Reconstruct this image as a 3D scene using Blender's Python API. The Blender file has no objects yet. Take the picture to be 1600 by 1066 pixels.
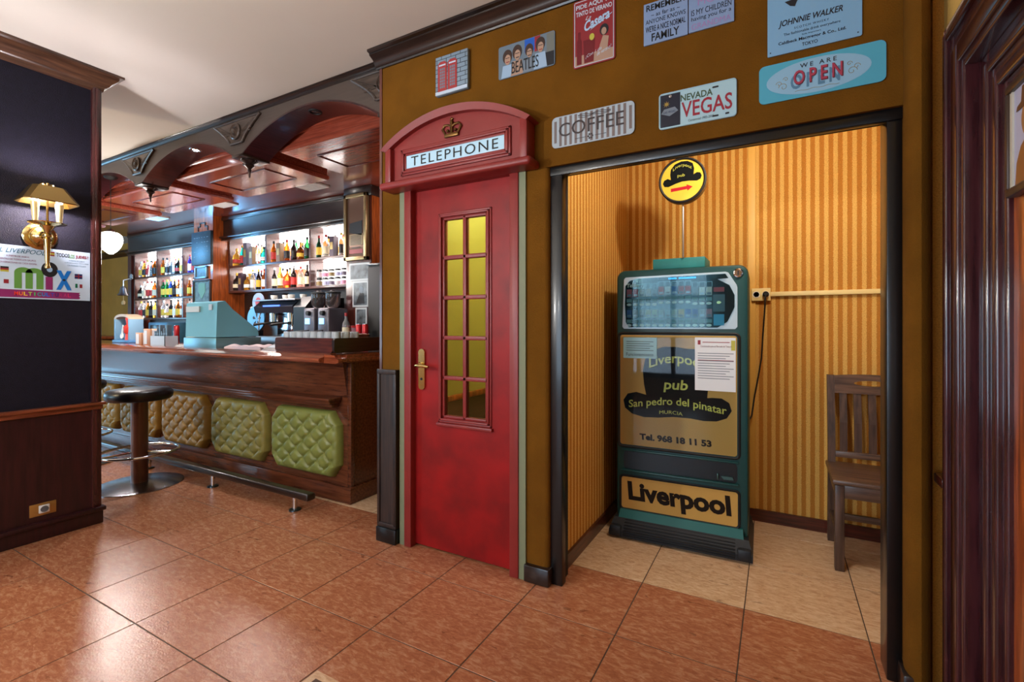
import bpy, bmesh, math, random
from mathutils import Vector, Matrix
PI = math.pi
scene = bpy.context.scene
C = scene.collection

# ------------------------------------------------------------------ camera, world, lights, exposure
cam_data = bpy.data.cameras.new('camera')
cam_data.sensor_width = 36.0
cam_data.lens = 36.0 * 743.27 / 1600.0
cam_data.shift_x = -6.54 / 1600.0
cam_data.shift_y = -24.9 / 1600.0
cam_data.clip_start = 0.02
cam = bpy.data.objects.new('camera', cam_data)
C.objects.link(cam)
cam.location = (0.0, 0.0, 1.26)
cam.rotation_euler = (PI / 2, 0.0, 0.5009)
scene.camera = cam

scene.view_settings.view_transform = 'Standard'
scene.view_settings.look = 'None'
scene.view_settings.gamma = 1.0
scene.view_settings.use_curve_mapping = False
scene.view_settings.exposure = 0.0
try:
    scene.cycles.use_denoising = True
    scene.cycles.max_bounces = 8
    scene.cycles.transmission_bounces = 8
    scene.cycles.transparent_max_bounces = 8
    scene.cycles.sample_clamp_indirect = 20.0
    scene.cycles.caustics_reflective = False
    scene.cycles.caustics_refractive = False
except Exception:
    pass

world = bpy.data.worlds.new('world')
scene.world = world
world.use_nodes = True
world.node_tree.nodes['Background'].inputs[0].default_value = (0.55, 0.72, 1.0, 1)
world.node_tree.nodes['Background'].inputs[1].default_value = 1.0

def light(name, kind, loc, energy, color, target=None, size=0.1, size_y=None, spot=None, blend=0.5, rad=0.05):
    d = bpy.data.lights.new(name, kind)
    d.energy = energy
    d.color = color
    if kind == 'AREA':
        d.shape = 'RECTANGLE'
        d.size = size
        d.size_y = size_y or size
    elif kind in ('POINT', 'SPOT'):
        d.shadow_soft_size = rad
    if kind == 'SPOT':
        d.spot_size = spot
        d.spot_blend = blend
    o = bpy.data.objects.new(name, d)
    C.objects.link(o)
    o.location = loc
    if target is not None:
        o.rotation_euler = (Vector(target) - Vector(loc)).to_track_quat('-Z', 'Y').to_euler()
    return o

# daylight through the shop window behind the camera, and through the one in the far left part of the room
light('window_daylight', 'AREA', (-1.9, -3.16, 1.35), 110, (0.60, 0.80, 1.0), (-1.9, 0, 1.35), 2.3, 1.9)
light('window_daylight_far', 'AREA', (-7.9, -3.16, 1.45), 150, (0.42, 0.78, 1.0), (-7.9, 0, 1.45), 2.0, 1.8)
light('window_daylight_left', 'AREA', (-13.86, -0.3, 1.4), 180, (0.30, 0.68, 1.0), (0, -0.3, 1.4), 3.0, 2.0)
# main room lamps out of frame, plus two added fill lights
light('room_lamp', 'POINT', (-2.70, -0.97, 2.05), 20, (1.0, 0.95, 0.88), rad=0.10)
light('ceiling_fill_light', 'AREA', (-2.72, -0.97, 1.85), 64, (0.98, 0.97, 0.94), (-2.6, 0.1, 2.9), 0.12, 0.12)  # unseen upward fill, added to brighten the ceiling
light('right_fill_light', 'POINT', (-1.7, -1.2, 1.9), 36, (1.0, 0.93, 0.86), rad=0.10)  # added fill for the corner roll and door frame at right
light('room_warm_lamp', 'POINT', (-5.15, -0.25, 1.95), 100, (1.0, 0.78, 0.46), rad=0.06)
# lamp inside the niche, fixed behind the opening's lintel
light('niche_lamp', 'POINT', (0.02, 2.30, 2.32), 42, (1.0, 0.94, 0.82), rad=0.05)
light('vestibule_lamp', 'POINT', (-1.35, 2.75, 2.45), 55, (1.0, 0.98, 0.80), rad=0.06)
# fill lights added behind the bar, with no fixtures of their own
light('bar_aisle_fill', 'AREA', (-5.0, 3.3, 2.25), 32, (1.0, 0.86, 0.80), (-5.0, 3.3, 0), 1.2, 0.3)  # floats free, added to lift the dark aisle
light('pillar_side_fill', 'POINT', (-3.25, 3.75, 2.45), 5, (1.0, 0.9, 0.85), rad=0.04)  # added to brighten the right side of the picture pillar
light('blue_fascia_fill', 'AREA', (-7.9, 3.0, 2.30), 45, (0.16, 0.52, 1.0), (-7.9, 3.9, 2.6), 0.3, 0.3)  # blue fill added to tint the left cabinet's fascia

# ------------------------------------------------------------------ materials
MATS = {}
def srgb(r, g, b):
    f = lambda c: (c / 255 / 12.92) if c / 255 <= 0.04045 else ((c / 255 + 0.055) / 1.055) ** 2.4
    return (f(r), f(g), f(b), 1.0)

def M(name, rgb, rough=0.5, metal=0.0, coat=0.0, bump=0.0, bscale=60.0, vary=0.0, vscale=8.0, emit=None, estr=0.0,
      trans=0.0, ior=1.45, spec=0.5, stretch=None, alpha=1.0, vrgb=None, detail=4.0):
    if name in MATS:
        return MATS[name]
    m = bpy.data.materials.new(name)
    m.use_nodes = True
    nt = m.node_tree
    b = nt.nodes['Principled BSDF']
    b.inputs['Base Color'].default_value = srgb(*rgb)
    b.inputs['Roughness'].default_value = rough
    b.inputs['Metallic'].default_value = metal
    b.inputs['Coat Weight'].default_value = coat
    b.inputs['Coat Roughness'].default_value = 0.12
    b.inputs['Specular IOR Level'].default_value = spec
    b.inputs['Transmission Weight'].default_value = trans
    b.inputs['IOR'].default_value = ior
    b.inputs['Alpha'].default_value = alpha
    if emit:
        b.inputs['Emission Color'].default_value = srgb(*emit)
        b.inputs['Emission Strength'].default_value = estr
    if vary or bump or vrgb:
        tc = nt.nodes.new('ShaderNodeTexCoord')
        mp = nt.nodes.new('ShaderNodeMapping')
        nt.links.new(tc.outputs['Object'], mp.inputs[0])
        if stretch:
            mp.inputs['Scale'].default_value = stretch
        if vary or vrgb:
            n = nt.nodes.new('ShaderNodeTexNoise')
            n.inputs['Scale'].default_value = vscale
            n.inputs['Detail'].default_value = detail
            nt.links.new(mp.outputs[0], n.inputs['Vector'])
            r = nt.nodes.new('ShaderNodeValToRGB')
            r.color_ramp.elements[0].position = 0.32
            r.color_ramp.elements[1].position = 0.68
            c = srgb(*rgb)
            if vrgb:
                c2 = srgb(*vrgb)
                r.color_ramp.elements[0].color = c2
                r.color_ramp.elements[1].color = c
            else:
                r.color_ramp.elements[0].color = tuple(x * (1 - vary) for x in c[:3]) + (1,)
                r.color_ramp.elements[1].color = tuple(min(1, x * (1 + vary)) for x in c[:3]) + (1,)
            nt.links.new(n.outputs[0], r.inputs[0])
            nt.links.new(r.outputs[0], b.inputs['Base Color'])
        if bump:
            n2 = nt.nodes.new('ShaderNodeTexNoise')
            n2.inputs['Scale'].default_value = bscale
            n2.inputs['Detail'].default_value = 3
            nt.links.new(mp.outputs[0], n2.inputs['Vector'])
            bp = nt.nodes.new('ShaderNodeBump')
            bp.inputs['Strength'].default_value = bump
            bp.inputs['Distance'].default_value = 0.004
            nt.links.new(n2.outputs[0], bp.inputs['Height'])
            nt.links.new(bp.outputs[0], b.inputs['Normal'])
    MATS[name] = m
    return m

def wood(name, dark, lite, axis, rough=0.3, coat=0.4, scale=7.0):
    st = [9.0, 9.0, 9.0]
    st['XYZ'.index(axis)] = 0.7
    return M(name, lite, rough, coat=coat, vrgb=dark, vscale=scale, stretch=tuple(st), detail=6.0, bump=0.02, bscale=20)

MAH_D, MAH_L = (38, 14, 12), (92, 38, 26)
woodX = wood('mahogany_along_x', MAH_D, MAH_L, 'X')
woodY = wood('mahogany_along_y', MAH_D, MAH_L, 'Y')
woodZ = wood('mahogany_along_z', MAH_D, MAH_L, 'Z')
darkX = wood('dark_walnut_along_x', (20, 12, 10), (40, 25, 20), 'X', 0.32)
darkZ = wood('dark_walnut_along_z', (28, 18, 15), (56, 38, 30), 'Z', 0.5, 0.05)
darkY = wood('dark_walnut_along_y', (22, 13, 11), (48, 30, 24), 'Y', 0.32)
barX = wood('bar_wood_along_x', (66, 32, 18), (100, 54, 32), 'X', 0.24, 0.4)
ceilwood = wood('bar_ceiling_wood', (116, 50, 36), (146, 70, 52), 'X', 0.22, 0.5)
orangewood = wood('orange_wood', (110, 48, 18), (176, 88, 36), 'Z', 0.3, 0.4)
doorwood = wood('door_frame_mahogany', (46, 19, 23), (72, 34, 38), 'Z', 0.2, 0.6)
taupe = M('taupe_veneer', (74, 63, 57), 0.4, vary=0.1, vscale=5, stretch=(1, 1, 12), bump=0.03)
ochre = M('ochre_carpet_fabric', (102, 65, 14), 0.95, bump=0.5, bscale=260, vary=0.14, vscale=5, spec=0.15)
ochre_b = M('ochre_painted_wall', (176, 128, 52), 0.8, vary=0.1, vscale=3, bump=0.1, bscale=80)
ceil_m = M('ceiling_plaster', (206, 200, 190), 0.85, bump=0.08, bscale=30, vary=0.02, vscale=2)
navy = M('navy_textured_wallcloth', (19, 17, 31), 0.6, bump=0.8, bscale=240, vary=0.2, vscale=30, spec=0.25)
wains = wood('wainscot_wine_wood', (32, 12, 15), (54, 20, 24), 'Z', 0.4, 0.2)
redpaint = M('red_paint_header', (130, 40, 37), 0.42, vary=0.08, vscale=6, bump=0.05, bscale=120)
reddoor = M('red_paint_door', (150, 17, 17), 0.45, spec=0.3, vrgb=(116, 16, 15), vscale=5, bump=0.04, bscale=150)
greenstrip = M('grey_green_paint', (118, 124, 96), 0.6)
black = M('black_lacquer', (14, 14, 16), 0.3, coat=0.15)
blackmat = M('black_matte', (16, 16, 17), 0.6)
brass = M('polished_brass', (206, 184, 128), 0.16, metal=1.0)
chrome = M('chrome', (212, 214, 218), 0.1, metal=1.0)
steel = M('brushed_steel', (170, 172, 176), 0.32, metal=1.0)
goldold = M('old_gold', (110, 80, 44), 0.4, metal=0.9)
white = M('white_plastic', (228, 228, 222), 0.45)
cream = M('cream_plastic', (222, 198, 132), 0.45)
paper = M('white_paper', (214, 220, 226), 0.7)
glass = M('clear_glass', (240, 246, 246), 0.03, trans=1.0)
ink = M('black_ink', (18, 18, 20), 0.6)

def striped(name, axis):
    m = bpy.data.materials.new(name)
    m.use_nodes = True
    nt = m.node_tree
    b = nt.nodes['Principled BSDF']
    b.inputs['Roughness'].default_value = 0.95
    b.inputs['Specular IOR Level'].default_value = 0.1
    tc = nt.nodes.new('ShaderNodeTexCoord')
    sp = nt.nodes.new('ShaderNodeSeparateXYZ')
    nt.links.new(tc.outputs['Object'], sp.inputs[0])
    nz = nt.nodes.new('ShaderNodeTexNoise')
    nz.inputs['Scale'].default_value = 170
    nt.links.new(tc.outputs['Object'], nz.inputs['Vector'])
    ad = nt.nodes.new('ShaderNodeMath'); ad.operation = 'MULTIPLY_ADD'
    nt.links.new(nz.outputs[0], ad.inputs[0])
    ad.inputs[1].default_value = 0.010
    nt.links.new(sp.outputs[axis], ad.inputs[2])
    mu = nt.nodes.new('ShaderNodeMath'); mu.operation = 'MULTIPLY'
    nt.links.new(ad.outputs[0], mu.inputs[0]); mu.inputs[1].default_value = 1 / 0.047
    fr = nt.nodes.new('ShaderNodeMath'); fr.operation = 'FRACT'
    nt.links.new(mu.outputs[0], fr.inputs[0])
    rp = nt.nodes.new('ShaderNodeValToRGB')
    e = rp.color_ramp.elements
    e[0].position = 0.0; e[0].color = srgb(184, 122, 50)
    e[1].position = 0.47; e[1].color = srgb(184, 122, 50)
    x = e.new(0.53); x.color = srgb(216, 170, 90)
    x = e.new(0.96); x.color = srgb(216, 170, 90)
    x = e.new(1.0); x.color = srgb(184, 122, 50)
    nt.links.new(fr.outputs[0], rp.inputs[0])
    n2 = nt.nodes.new('ShaderNodeTexNoise'); n2.inputs['Scale'].default_value = 200
    nt.links.new(tc.outputs['Object'], n2.inputs['Vector'])
    mx = nt.nodes.new('ShaderNodeMixRGB'); mx.blend_type = 'MULTIPLY'; mx.inputs[0].default_value = 0.45
    nt.links.new(rp.outputs[0], mx.inputs[1])
    r2 = nt.nodes.new('ShaderNodeValToRGB')
    r2.color_ramp.elements[0].position = 0.35; r2.color_ramp.elements[0].color = (0.45, 0.45, 0.45, 1)
    r2.color_ramp.elements[1].position = 0.6
    nt.links.new(n2.outputs[0], r2.inputs[0])
    nt.links.new(r2.outputs[0], mx.inputs[2])
    nt.links.new(mx.outputs[0], b.inputs['Base Color'])
    bp = nt.nodes.new('ShaderNodeBump'); bp.inputs['Strength'].default_value = 0.5; bp.inputs['Distance'].default_value = 0.004
    nt.links.new(n2.outputs[0], bp.inputs['Height']); nt.links.new(bp.outputs[0], b.inputs['Normal'])
    return m
stripeX = striped('striped_fabric_x', 0)
stripeY = striped('striped_fabric_y', 1)

def tile_mat(name, c1, c2, c3, rough):
    m = bpy.data.materials.new(name)
    m.use_nodes = True
    nt = m.node_tree
    b = nt.nodes['Principled BSDF']
    tc = nt.nodes.new('ShaderNodeTexCoord')
    oi = nt.nodes.new('ShaderNodeObjectInfo')
    va = nt.nodes.new('ShaderNodeVectorMath'); va.operation = 'ADD'
    sc_ = nt.nodes.new('ShaderNodeVectorMath'); sc_.operation = 'SCALE'
    nt.links.new(oi.outputs['Location'], sc_.inputs[0]); sc_.inputs['Scale'].default_value = 3.7
    nt.links.new(tc.outputs['Object'], va.inputs[0]); nt.links.new(sc_.outputs[0], va.inputs[1])
    mp = nt.nodes.new('ShaderNodeMapping'); mp.inputs['Scale'].default_value = (0.8, 2.0, 1.0)
    mp.inputs['Rotation'].default_value = (0, 0, 0.5)
    nt.links.new(va.outputs[0], mp.inputs[0])
    n = nt.nodes.new('ShaderNodeTexNoise'); n.inputs['Scale'].default_value = 30; n.inputs['Detail'].default_value = 10
    n.inputs['Roughness'].default_value = 0.72; n.inputs['Distortion'].default_value = 0.6
    nt.links.new(mp.outputs[0], n.inputs['Vector'])
    r = nt.nodes.new('ShaderNodeValToRGB')
    e = r.color_ramp.elements
    e[0].position = 0.36; e[0].color = srgb(*c1)
    e[1].position = 0.5; e[1].color = srgb(*c2)
    x = e.new(0.64); x.color = srgb(*c3)
    nt.links.new(n.outputs[0], r.inputs[0])
    n3 = nt.nodes.new('ShaderNodeTexNoise'); n3.inputs['Scale'].default_value = 13; n3.inputs['Detail'].default_value = 5
    n3.inputs['Distortion'].default_value = 1.0
    nt.links.new(mp.outputs[0], n3.inputs['Vector'])
    # thin dark vein flecks
    r3 = nt.nodes.new('ShaderNodeValToRGB')
    r3.color_ramp.elements[0].position = 0.29; r3.color_ramp.elements[0].color = (0.42, 0.34, 0.3, 1)
    r3.color_ramp.elements[1].position = 0.335; r3.color_ramp.elements[1].color = (1, 1, 1, 1)
    nt.links.new(n3.outputs[0], r3.inputs[0])
    mx = nt.nodes.new('ShaderNodeMixRGB'); mx.blend_type = 'MULTIPLY'; mx.inputs[0].default_value = 0.7
    nt.links.new(r.outputs[0], mx.inputs[1]); nt.links.new(r3.outputs[0], mx.inputs[2])
    nt.links.new(mx.outputs[0], b.inputs['Base Color'])
    b.inputs['Roughness'].default_value = rough
    n2 = nt.nodes.new('ShaderNodeTexNoise'); n2.inputs['Scale'].default_value = 150
    nt.links.new(tc.outputs['Object'], n2.inputs['Vector'])
    bp = nt.nodes.new('ShaderNodeBump'); bp.inputs['Strength'].default_value = 0.22; bp.inputs['Distance'].default_value = 0.003
    nt.links.new(n2.outputs[0], bp.inputs['Height']); nt.links.new(bp.outputs[0], b.inputs['Normal'])
    return m
terracotta = tile_mat('terracotta_stoneware', (146, 88, 59), (164, 104, 72), (184, 134, 102), 0.27)
beige_tile = tile_mat('beige_stoneware', (176, 134, 98), (200, 166, 130), (214, 188, 158), 0.35)
grout = M('floor_grout', (70, 56, 46), 0.8)

# ------------------------------------------------------------------ geometry helpers
LOCALS = set()
class MB:
    """collects shapes and links them as one mesh object; coordinates are world unless the thing is LOCAL"""
    def __init__(s):
        s.v = []; s.f = []; s.sm = []
    def add(s, vs, fs, smooth=False):
        o = len(s.v)
        s.v += [Vector(p) for p in vs]
        s.f += [tuple(i + o for i in f) for f in fs]
        s.sm += [smooth] * len(fs)
        return s
    def box(s, x0, x1, y0, y1, z0, z1):
        x0, x1 = min(x0, x1), max(x0, x1); y0, y1 = min(y0, y1), max(y0, y1); z0, z1 = min(z0, z1), max(z0, z1)
        return s.add([(x0, y0, z0), (x1, y0, z0), (x1, y1, z0), (x0, y1, z0), (x0, y0, z1), (x1, y0, z1), (x1, y1, z1), (x0, y1, z1)],
                     [(0, 3, 2, 1), (4, 5, 6, 7), (0, 1, 5, 4), (1, 2, 6, 5), (2, 3, 7, 6), (3, 0, 4, 7)])
    def rbox(s, x0, x1, y0, y1, z0, z1, r=0.005, seg=2):
        bm = bmesh.new()
        bmesh.ops.create_cube(bm, size=1)
        for v in bm.verts:
            v.co = Vector(((x0 + x1) / 2 + v.co.x * (x1 - x0), (y0 + y1) / 2 + v.co.y * (y1 - y0), (z0 + z1) / 2 + v.co.z * (z1 - z0)))
        r = min(r, 0.48 * min(abs(x1 - x0), abs(y1 - y0), abs(z1 - z0)))
        bmesh.ops.bevel(bm, geom=bm.edges[:], offset=r, segments=seg, affect='EDGES', profile=0.5)
        s.frombm(bm, True)
        return s
    def frombm(s, bm, smooth=False):
        bm.verts.index_update()
        s.add([v.co.copy() for v in bm.verts], [tuple(v.index for v in f.verts) for f in bm.faces], smooth)
        bm.free()
    def prism(s, pts, a, b, axis='Y', smooth=False):
        """outline pts (2D) extruded between a and b along axis; Y: pts=(x,z), X: pts=(y,z), Z: pts=(x,y)"""
        def P(p, t):
            return {'Y': (p[0], t, p[1]), 'X': (t, p[0], p[1]), 'Z': (p[0], p[1], t)}[axis]
        n = len(pts)
        vs = [P(p, a) for p in pts] + [P(p, b) for p in pts]
        fs = [tuple(range(n)), tuple(range(2 * n - 1, n - 1, -1))]
        o = len(s.v)
        s.add(vs, fs)
        s.add_faces(o, [(i, i + n, (i + 1) % n + n, (i + 1) % n) for i in range(n)], smooth)
        return s
    def add_faces(s, o, fs, smooth):
        s.f += [tuple(i + o for i in f) for f in fs]
        s.sm += [smooth] * len(fs)
    def lathe(s, prof, c, axis='Z', seg=20, smooth=True, sx=1.0, sy=1.0):
        """prof = [(r, h)], c = base point"""
        vs = []
        for r, h in prof:
            for k in range(seg):
                a = 2 * PI * k / seg
                p, q = r * math.cos(a) * sx, r * math.sin(a) * sy
                vs.append({'Z': (c[0] + p, c[1] + q, c[2] + h), 'Y': (c[0] + p, c[1] + h, c[2] + q), 'X': (c[0] + h, c[1] + p, c[2] + q)}[axis])
        fs = []
        for i in range(len(prof) - 1):
            for k in range(seg):
                a, b2 = i * seg + k, i * seg + (k + 1) % seg
                fs.append((a, b2, b2 + seg, a + seg))
        o = len(s.v)
        s.add(vs, fs, smooth)
        if prof[0][0] > 1e-6:
            s.add_faces(o, [tuple(range(seg - 1, -1, -1))], False)
        if prof[-1][0] > 1e-6:
            s.add_faces(o, [tuple((len(prof) - 1) * seg + k for k in range(seg))], False)
        return s
    def tube(s, path, r, seg=8, closed=False, cap=True):
        path = [Vector(p) for p in path]
        n = len(path)
        rs = r if isinstance(r, (list, tuple)) else [r] * n
        vs = []
        up = None
        for i, p in enumerate(path):
            t = (path[(i + 1) % n] - path[i - 1]) if closed else (path[min(i + 1, n - 1)] - path[max(i - 1, 0)])
            t.normalize()
            if up is None:
                up = Vector((0, 0, 1)) if abs(t.z) < 0.9 else Vector((1, 0, 0))
            a = t.cross(up)
            if a.length < 1e-4:
                a = t.orthogonal()
            a.normalize()
            b = a.cross(t).normalized()
            up = b
            for k in range(seg):
                th = 2 * PI * k / seg
                vs.append(p + (a * math.cos(th) + b * math.sin(th)) * rs[i])
        fs = []
        for i in range(n if closed else n - 1):
            for k in range(seg):
                j = (i + 1) % n
                fs.append((i * seg + k, i * seg + (k + 1) % seg, j * seg + (k + 1) % seg, j * seg + k))
        if not closed and cap:
            fs += [tuple(range(seg - 1, -1, -1)), tuple((n - 1) * seg + k for k in range(seg))]
        s.add(vs, fs, True)
        return s
    def loft(s, rings, smooth=False, cap=True):
        n = len(rings[0])
        vs = [p for r in rings for p in r]
        fs = []
        for i in range(len(rings) - 1):
            for k in range(n):
                fs.append((i * n + k, i * n + (k + 1) % n, (i + 1) * n + (k + 1) % n, (i + 1) * n + k))
        o = len(s.v)
        s.add(vs, fs, smooth)
        if cap:
            s.add_faces(o, [tuple(range(n - 1, -1, -1)), tuple((len(rings) - 1) * n + k for k in range(n))], False)
        return s
    def xf(s, mat):
        s.v = [mat @ p for p in s.v]
        return s
    def build(s, name, mat, parent=None, loc=None):
        off = wloc(parent)
        l = Vector(loc) if loc is not None else Vector((0, 0, 0))
        me = bpy.data.meshes.new(name)
        me.from_pydata([p - off - l for p in s.v], [], s.f)
        me.polygons.foreach_set('use_smooth', s.sm)
        bm = bmesh.new(); bm.from_mesh(me)
        bmesh.ops.recalc_face_normals(bm, faces=bm.faces[:])
        bm.to_mesh(me); bm.free()
        if any(s.sm):
            try:
                me.set_sharp_from_angle(angle=0.7)
            except Exception:
                pass
        me.materials.append(mat)
        o = bpy.data.objects.new(name, me)
        C.objects.link(o)
        o.location = l
        if parent:
            o.parent = parent
        return o

def wloc(p):
    if p is None or p.name in LOCALS:
        return Vector((0, 0, 0))
    return p.location.copy() + wloc(p.parent)

def tag(o, label, cat, group=None):
    o['label'] = label
    o['category'] = cat
    if group:
        o['group'] = group
    return o

def thing(name, label, cat, loc=(0, 0, 0), rotz=0.0, group=None, local=False):
    o = bpy.data.objects.new(name, None)
    C.objects.link(o)
    o.location = loc
    o.rotation_euler = (0, 0, rotz)
    o.empty_display_size = 0.1
    if local or rotz:
        LOCALS.add(o.name)
    return tag(o, label, cat, group)

def struct(name, loc=(0, 0, 0)):
    o = bpy.data.objects.new(name, None)
    C.objects.link(o)
    o.location = loc
    o['kind'] = 'structure'
    return o

def structm(o):
    o['kind'] = 'structure'
    return o

def rrect(x0, x1, z0, z1, r, seg=5):
    pts = []
    for cx, cz, a0 in ((x1 - r, z1 - r, 0), (x0 + r, z1 - r, PI / 2), (x0 + r, z0 + r, PI), (x1 - r, z0 + r, 1.5 * PI)):
        for k in range(seg + 1):
            a = a0 + PI / 2 * k / seg
            pts.append((cx + r * math.cos(a), cz + r * math.sin(a)))
    return pts

def ellipse(cx, cz, a, b, seg=28):
    return [(cx + a * math.cos(2 * PI * k / seg), cz + b * math.sin(2 * PI * k / seg)) for k in range(seg)]

def text(s, parent, mat, o, u, v, w=None, h=None, bold=0.0, shear=0.0, name='lettering', warp=None, thick=0.0006, spacing=1.0, lift=0.0):
    """flat lettering centred on o, running along u with up v (world vectors, or local for LOCAL things)"""
    cu = bpy.data.curves.new('lettering', 'FONT')
    cu.body = s
    cu.resolution_u = 3
    cu.offset = bold
    cu.shear = shear
    cu.space_character = spacing
    tmp = bpy.data.objects.new('lettering_tmp', cu)
    me = bpy.data.meshes.new_from_object(tmp)
    bpy.data.objects.remove(tmp)
    bpy.data.curves.remove(cu)
    xs = [q.co.x for q in me.vertices]; ys = [q.co.y for q in me.vertices]
    if not xs:
        return None
    x0, x1, y0, y1 = min(xs), max(xs), min(ys), max(ys)
    sx = (w / (x1 - x0)) if w else None
    sy = (h / (y1 - y0)) if h else None
    sx = sx or sy; sy = sy or sx
    u = Vector(u).normalized(); v = Vector(v).normalized(); n = u.cross(v)
    off = wloc(parent)
    o = Vector(o)
    for q in me.vertices:
        a = (q.co.x - (x0 + x1) / 2) * sx; b = (q.co.y - (y0 + y1) / 2) * sy
        if warp:
            a, b = warp(a, b)
        q.co = o + u * a + v * b + n * (thick + lift) - off
    me.name = name
    me.materials.clear()
    me.materials.append(mat)
    ob = bpy.data.objects.new(name, me)
    C.objects.link(ob)
    ob.parent = parent
    return ob

def arcpts(cx, cz, r, a0, a1, n):
    return [(cx + r * math.cos(a0 + (a1 - a0) * k / n), cz + r * math.sin(a0 + (a1 - a0) * k / n)) for k in range(n + 1)]

# ------------------------------------------------------------------ the setting: floor
floor = structm(MB().box(-14, 1.4, -3.4, 4.8, -0.12, -0.0015).build('floor', grout))
GX, GY, S = -1.926, 1.4387, 0.45
def tile_mesh(name, mat):
    bm = bmesh.new()
    bmesh.ops.create_cube(bm, size=1)
    for v in bm.verts:
        v.co = Vector((v.co.x * (S - 0.0045), v.co.y * (S - 0.0045), v.co.z * 0.010))
    bmesh.ops.bevel(bm, geom=[e for e in bm.edges if all(v.co.z > 0 for v in e.verts)], offset=0.001, segments=1, affect='EDGES')
    me = bpy.data.meshes.new(name)
    bm.to_mesh(me); bm.free()
    me.materials.append(mat)
    return me
tred = tile_mesh('tile', terracotta)
tbei = tile_mesh('tile', beige_tile)
def put_tile(i, j, me):
    o = bpy.data.objects.new('tile', me)
    C.objects.link(o)
    o.location = (GX + (i + 0.5) * S, GY + (j + 0.5) * S, -0.005)
    o.rotation_euler = (0, 0, random.choice((0, PI)))
    o.parent = floor
random.seed(3)
for i in range(-12, 6):
    for j in range(-3, 2):
        put_tile(i, j, tred)
for i in range(2, 7):
    for j in range(2, 5):
        put_tile(i, j, tbei)
for i in range(-3, 0):
    for j in range(2, 4):
        put_tile(i, j, tbei)
far = MB().box(-13.9, GX - 12 * S - 0.002, -3.3, 4.7, -0.01, 0.0)
far.box(GX - 12 * S, 1.3, -3.3, GY - 3 * S - 0.002, -0.01, 0.0)
far = far.build('tile_field', terracotta, floor)
far['kind'] = 'stuff'
# beige inlaid tile with a dark line, cut into the floor near the camera
bt = MB().box(-1.469, -1.03, 0.72, 1.173, -0.004, 0.0008).build('inlay_tile', beige_tile, floor)
inl = MB()
inl.box(-1.439, -1.06, 1.131, 1.143, 0.0008, 0.0012).box(-1.439, -1.427, 0.75, 1.131, 0.0008, 0.0012)
inl.build('inlay_line', M('dark_inlay', (70, 44, 30), 0.4), bt)

# ------------------------------------------------------------------ ceilings
structm(MB().box(-14, 1.4, -3.4, 2.16, 2.86, 2.98).build('ceiling', ceil_m))
structm(MB().box(-14, -9.6, 2.16, 4.8, 2.86, 2.98).build('ceiling_far', ceil_m))

# ------------------------------------------------------------------ centre wall with telephone door and niche opening
WY = 2.09
wc = MB()
wc.box(-2.05, -1.90, WY, 2.21, 0, 2.86).box(-1.90, -1.088, WY, 2.21, 2.06, 2.86).box(-0.985, 0.387, WY, 2.21, 2.024, 2.86)
wc.box(-1.088, -0.985, WY, 2.21, 2.024, 2.86)
# soft wrapped edges of the carpet-like wall covering round the opening
edge = [(-1.088, WY), (-0.99, WY)] + [(-0.99 + 0.025 * math.sin(a), WY + 0.025 - 0.025 * math.cos(a)) for a in (0.3, 0.6, 0.9, 1.2, 1.5)] + [(-0.965, 2.21), (-1.088, 2.21)]
wc.prism(edge, 0, 2.024, 'Z', True)
wcen = structm(wc.build('wall_center', ochre))
roll = [(0.387, 2.21), (0.387, 2.105), (0.384, 2.085), (0.384, 2.06), (0.390, 2.035), (0.402, 2.018), (0.418, 2.012), (0.434, 2.018), (0.446, 2.036), (0.452, 2.06), (0.454, 2.09), (0.456, 2.14), (0.456, 2.21)]
MB().prism(roll, 0, 2.86, 'Z', True).build('corner_roll', ochre, wcen)
MB().box(-2.064, -2.046, 2.084, 2.21, 0.0, 2.80).build('edge_strip', wood('pink_brown_wood', (74, 38, 34), (112, 66, 56), 'Z'), wcen)
# little skirting block between the telephone door and the opening, and on the right return
MB().rbox(-1.092, -0.955, 2.066, 2.20, 0.0, 0.085, 0.008).build('skirting_block', darkX, wcen)
MB().rbox(0.372, 0.43, 2.02, 2.20, 0.0, 0.085, 0.008).build('skirting_block', darkX, wcen)
# low wooden pilaster at the left end
pil = MB().box(-2.052, -1.915, 2.062, 2.09, 0.085, 1.0)
pp = pil.build('pilaster_panel', darkZ, wcen)
fr = MB()
fr.rbox(-2.056, -1.911, 2.052, 2.066, 0.975, 1.003, 0.004).rbox(-2.056, -2.036, 2.054, 2.066, 0.10, 0.98, 0.004).rbox(-1.931, -1.911, 2.054, 2.066, 0.10, 0.98, 0.004).rbox(-2.056, -1.911, 2.054, 2.066, 0.085, 0.112, 0.004)
fr.build('moulding', darkZ, pp)
MB().rbox(-2.058, -1.908, 2.046, 2.10, 0.0, 0.085, 0.006).build('plinth', black, pp)

def crown(name, mat, parent, x0, x1, y, z, d=0.085, h=0.085, axis='X', sgn=-1):
    """stepped cove moulding under the ceiling; runs x0..x1 along axis, sticks out from plane y in direction sgn"""
    prof = [(0, 0), (0.12, 0), (0.16, 0.10), (0.22, 0.13), (0.30, 0.30), (0.48, 0.52), (0.74, 0.66), (0.80, 0.70), (0.80, 0.80), (1.0, 0.86), (1.0, 1.0), (0, 1.0)]
    pts = [(y + sgn * p * d, z + q * h) for p, q in prof]
    b = MB()
    b.prism(pts, x0, x1, 'X' if axis == 'X' else 'Y', True)
    return b.build(name, mat, parent)
crown('crown_moulding', darkX, wcen, -2.085, 0.50, WY, 2.775)

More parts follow.
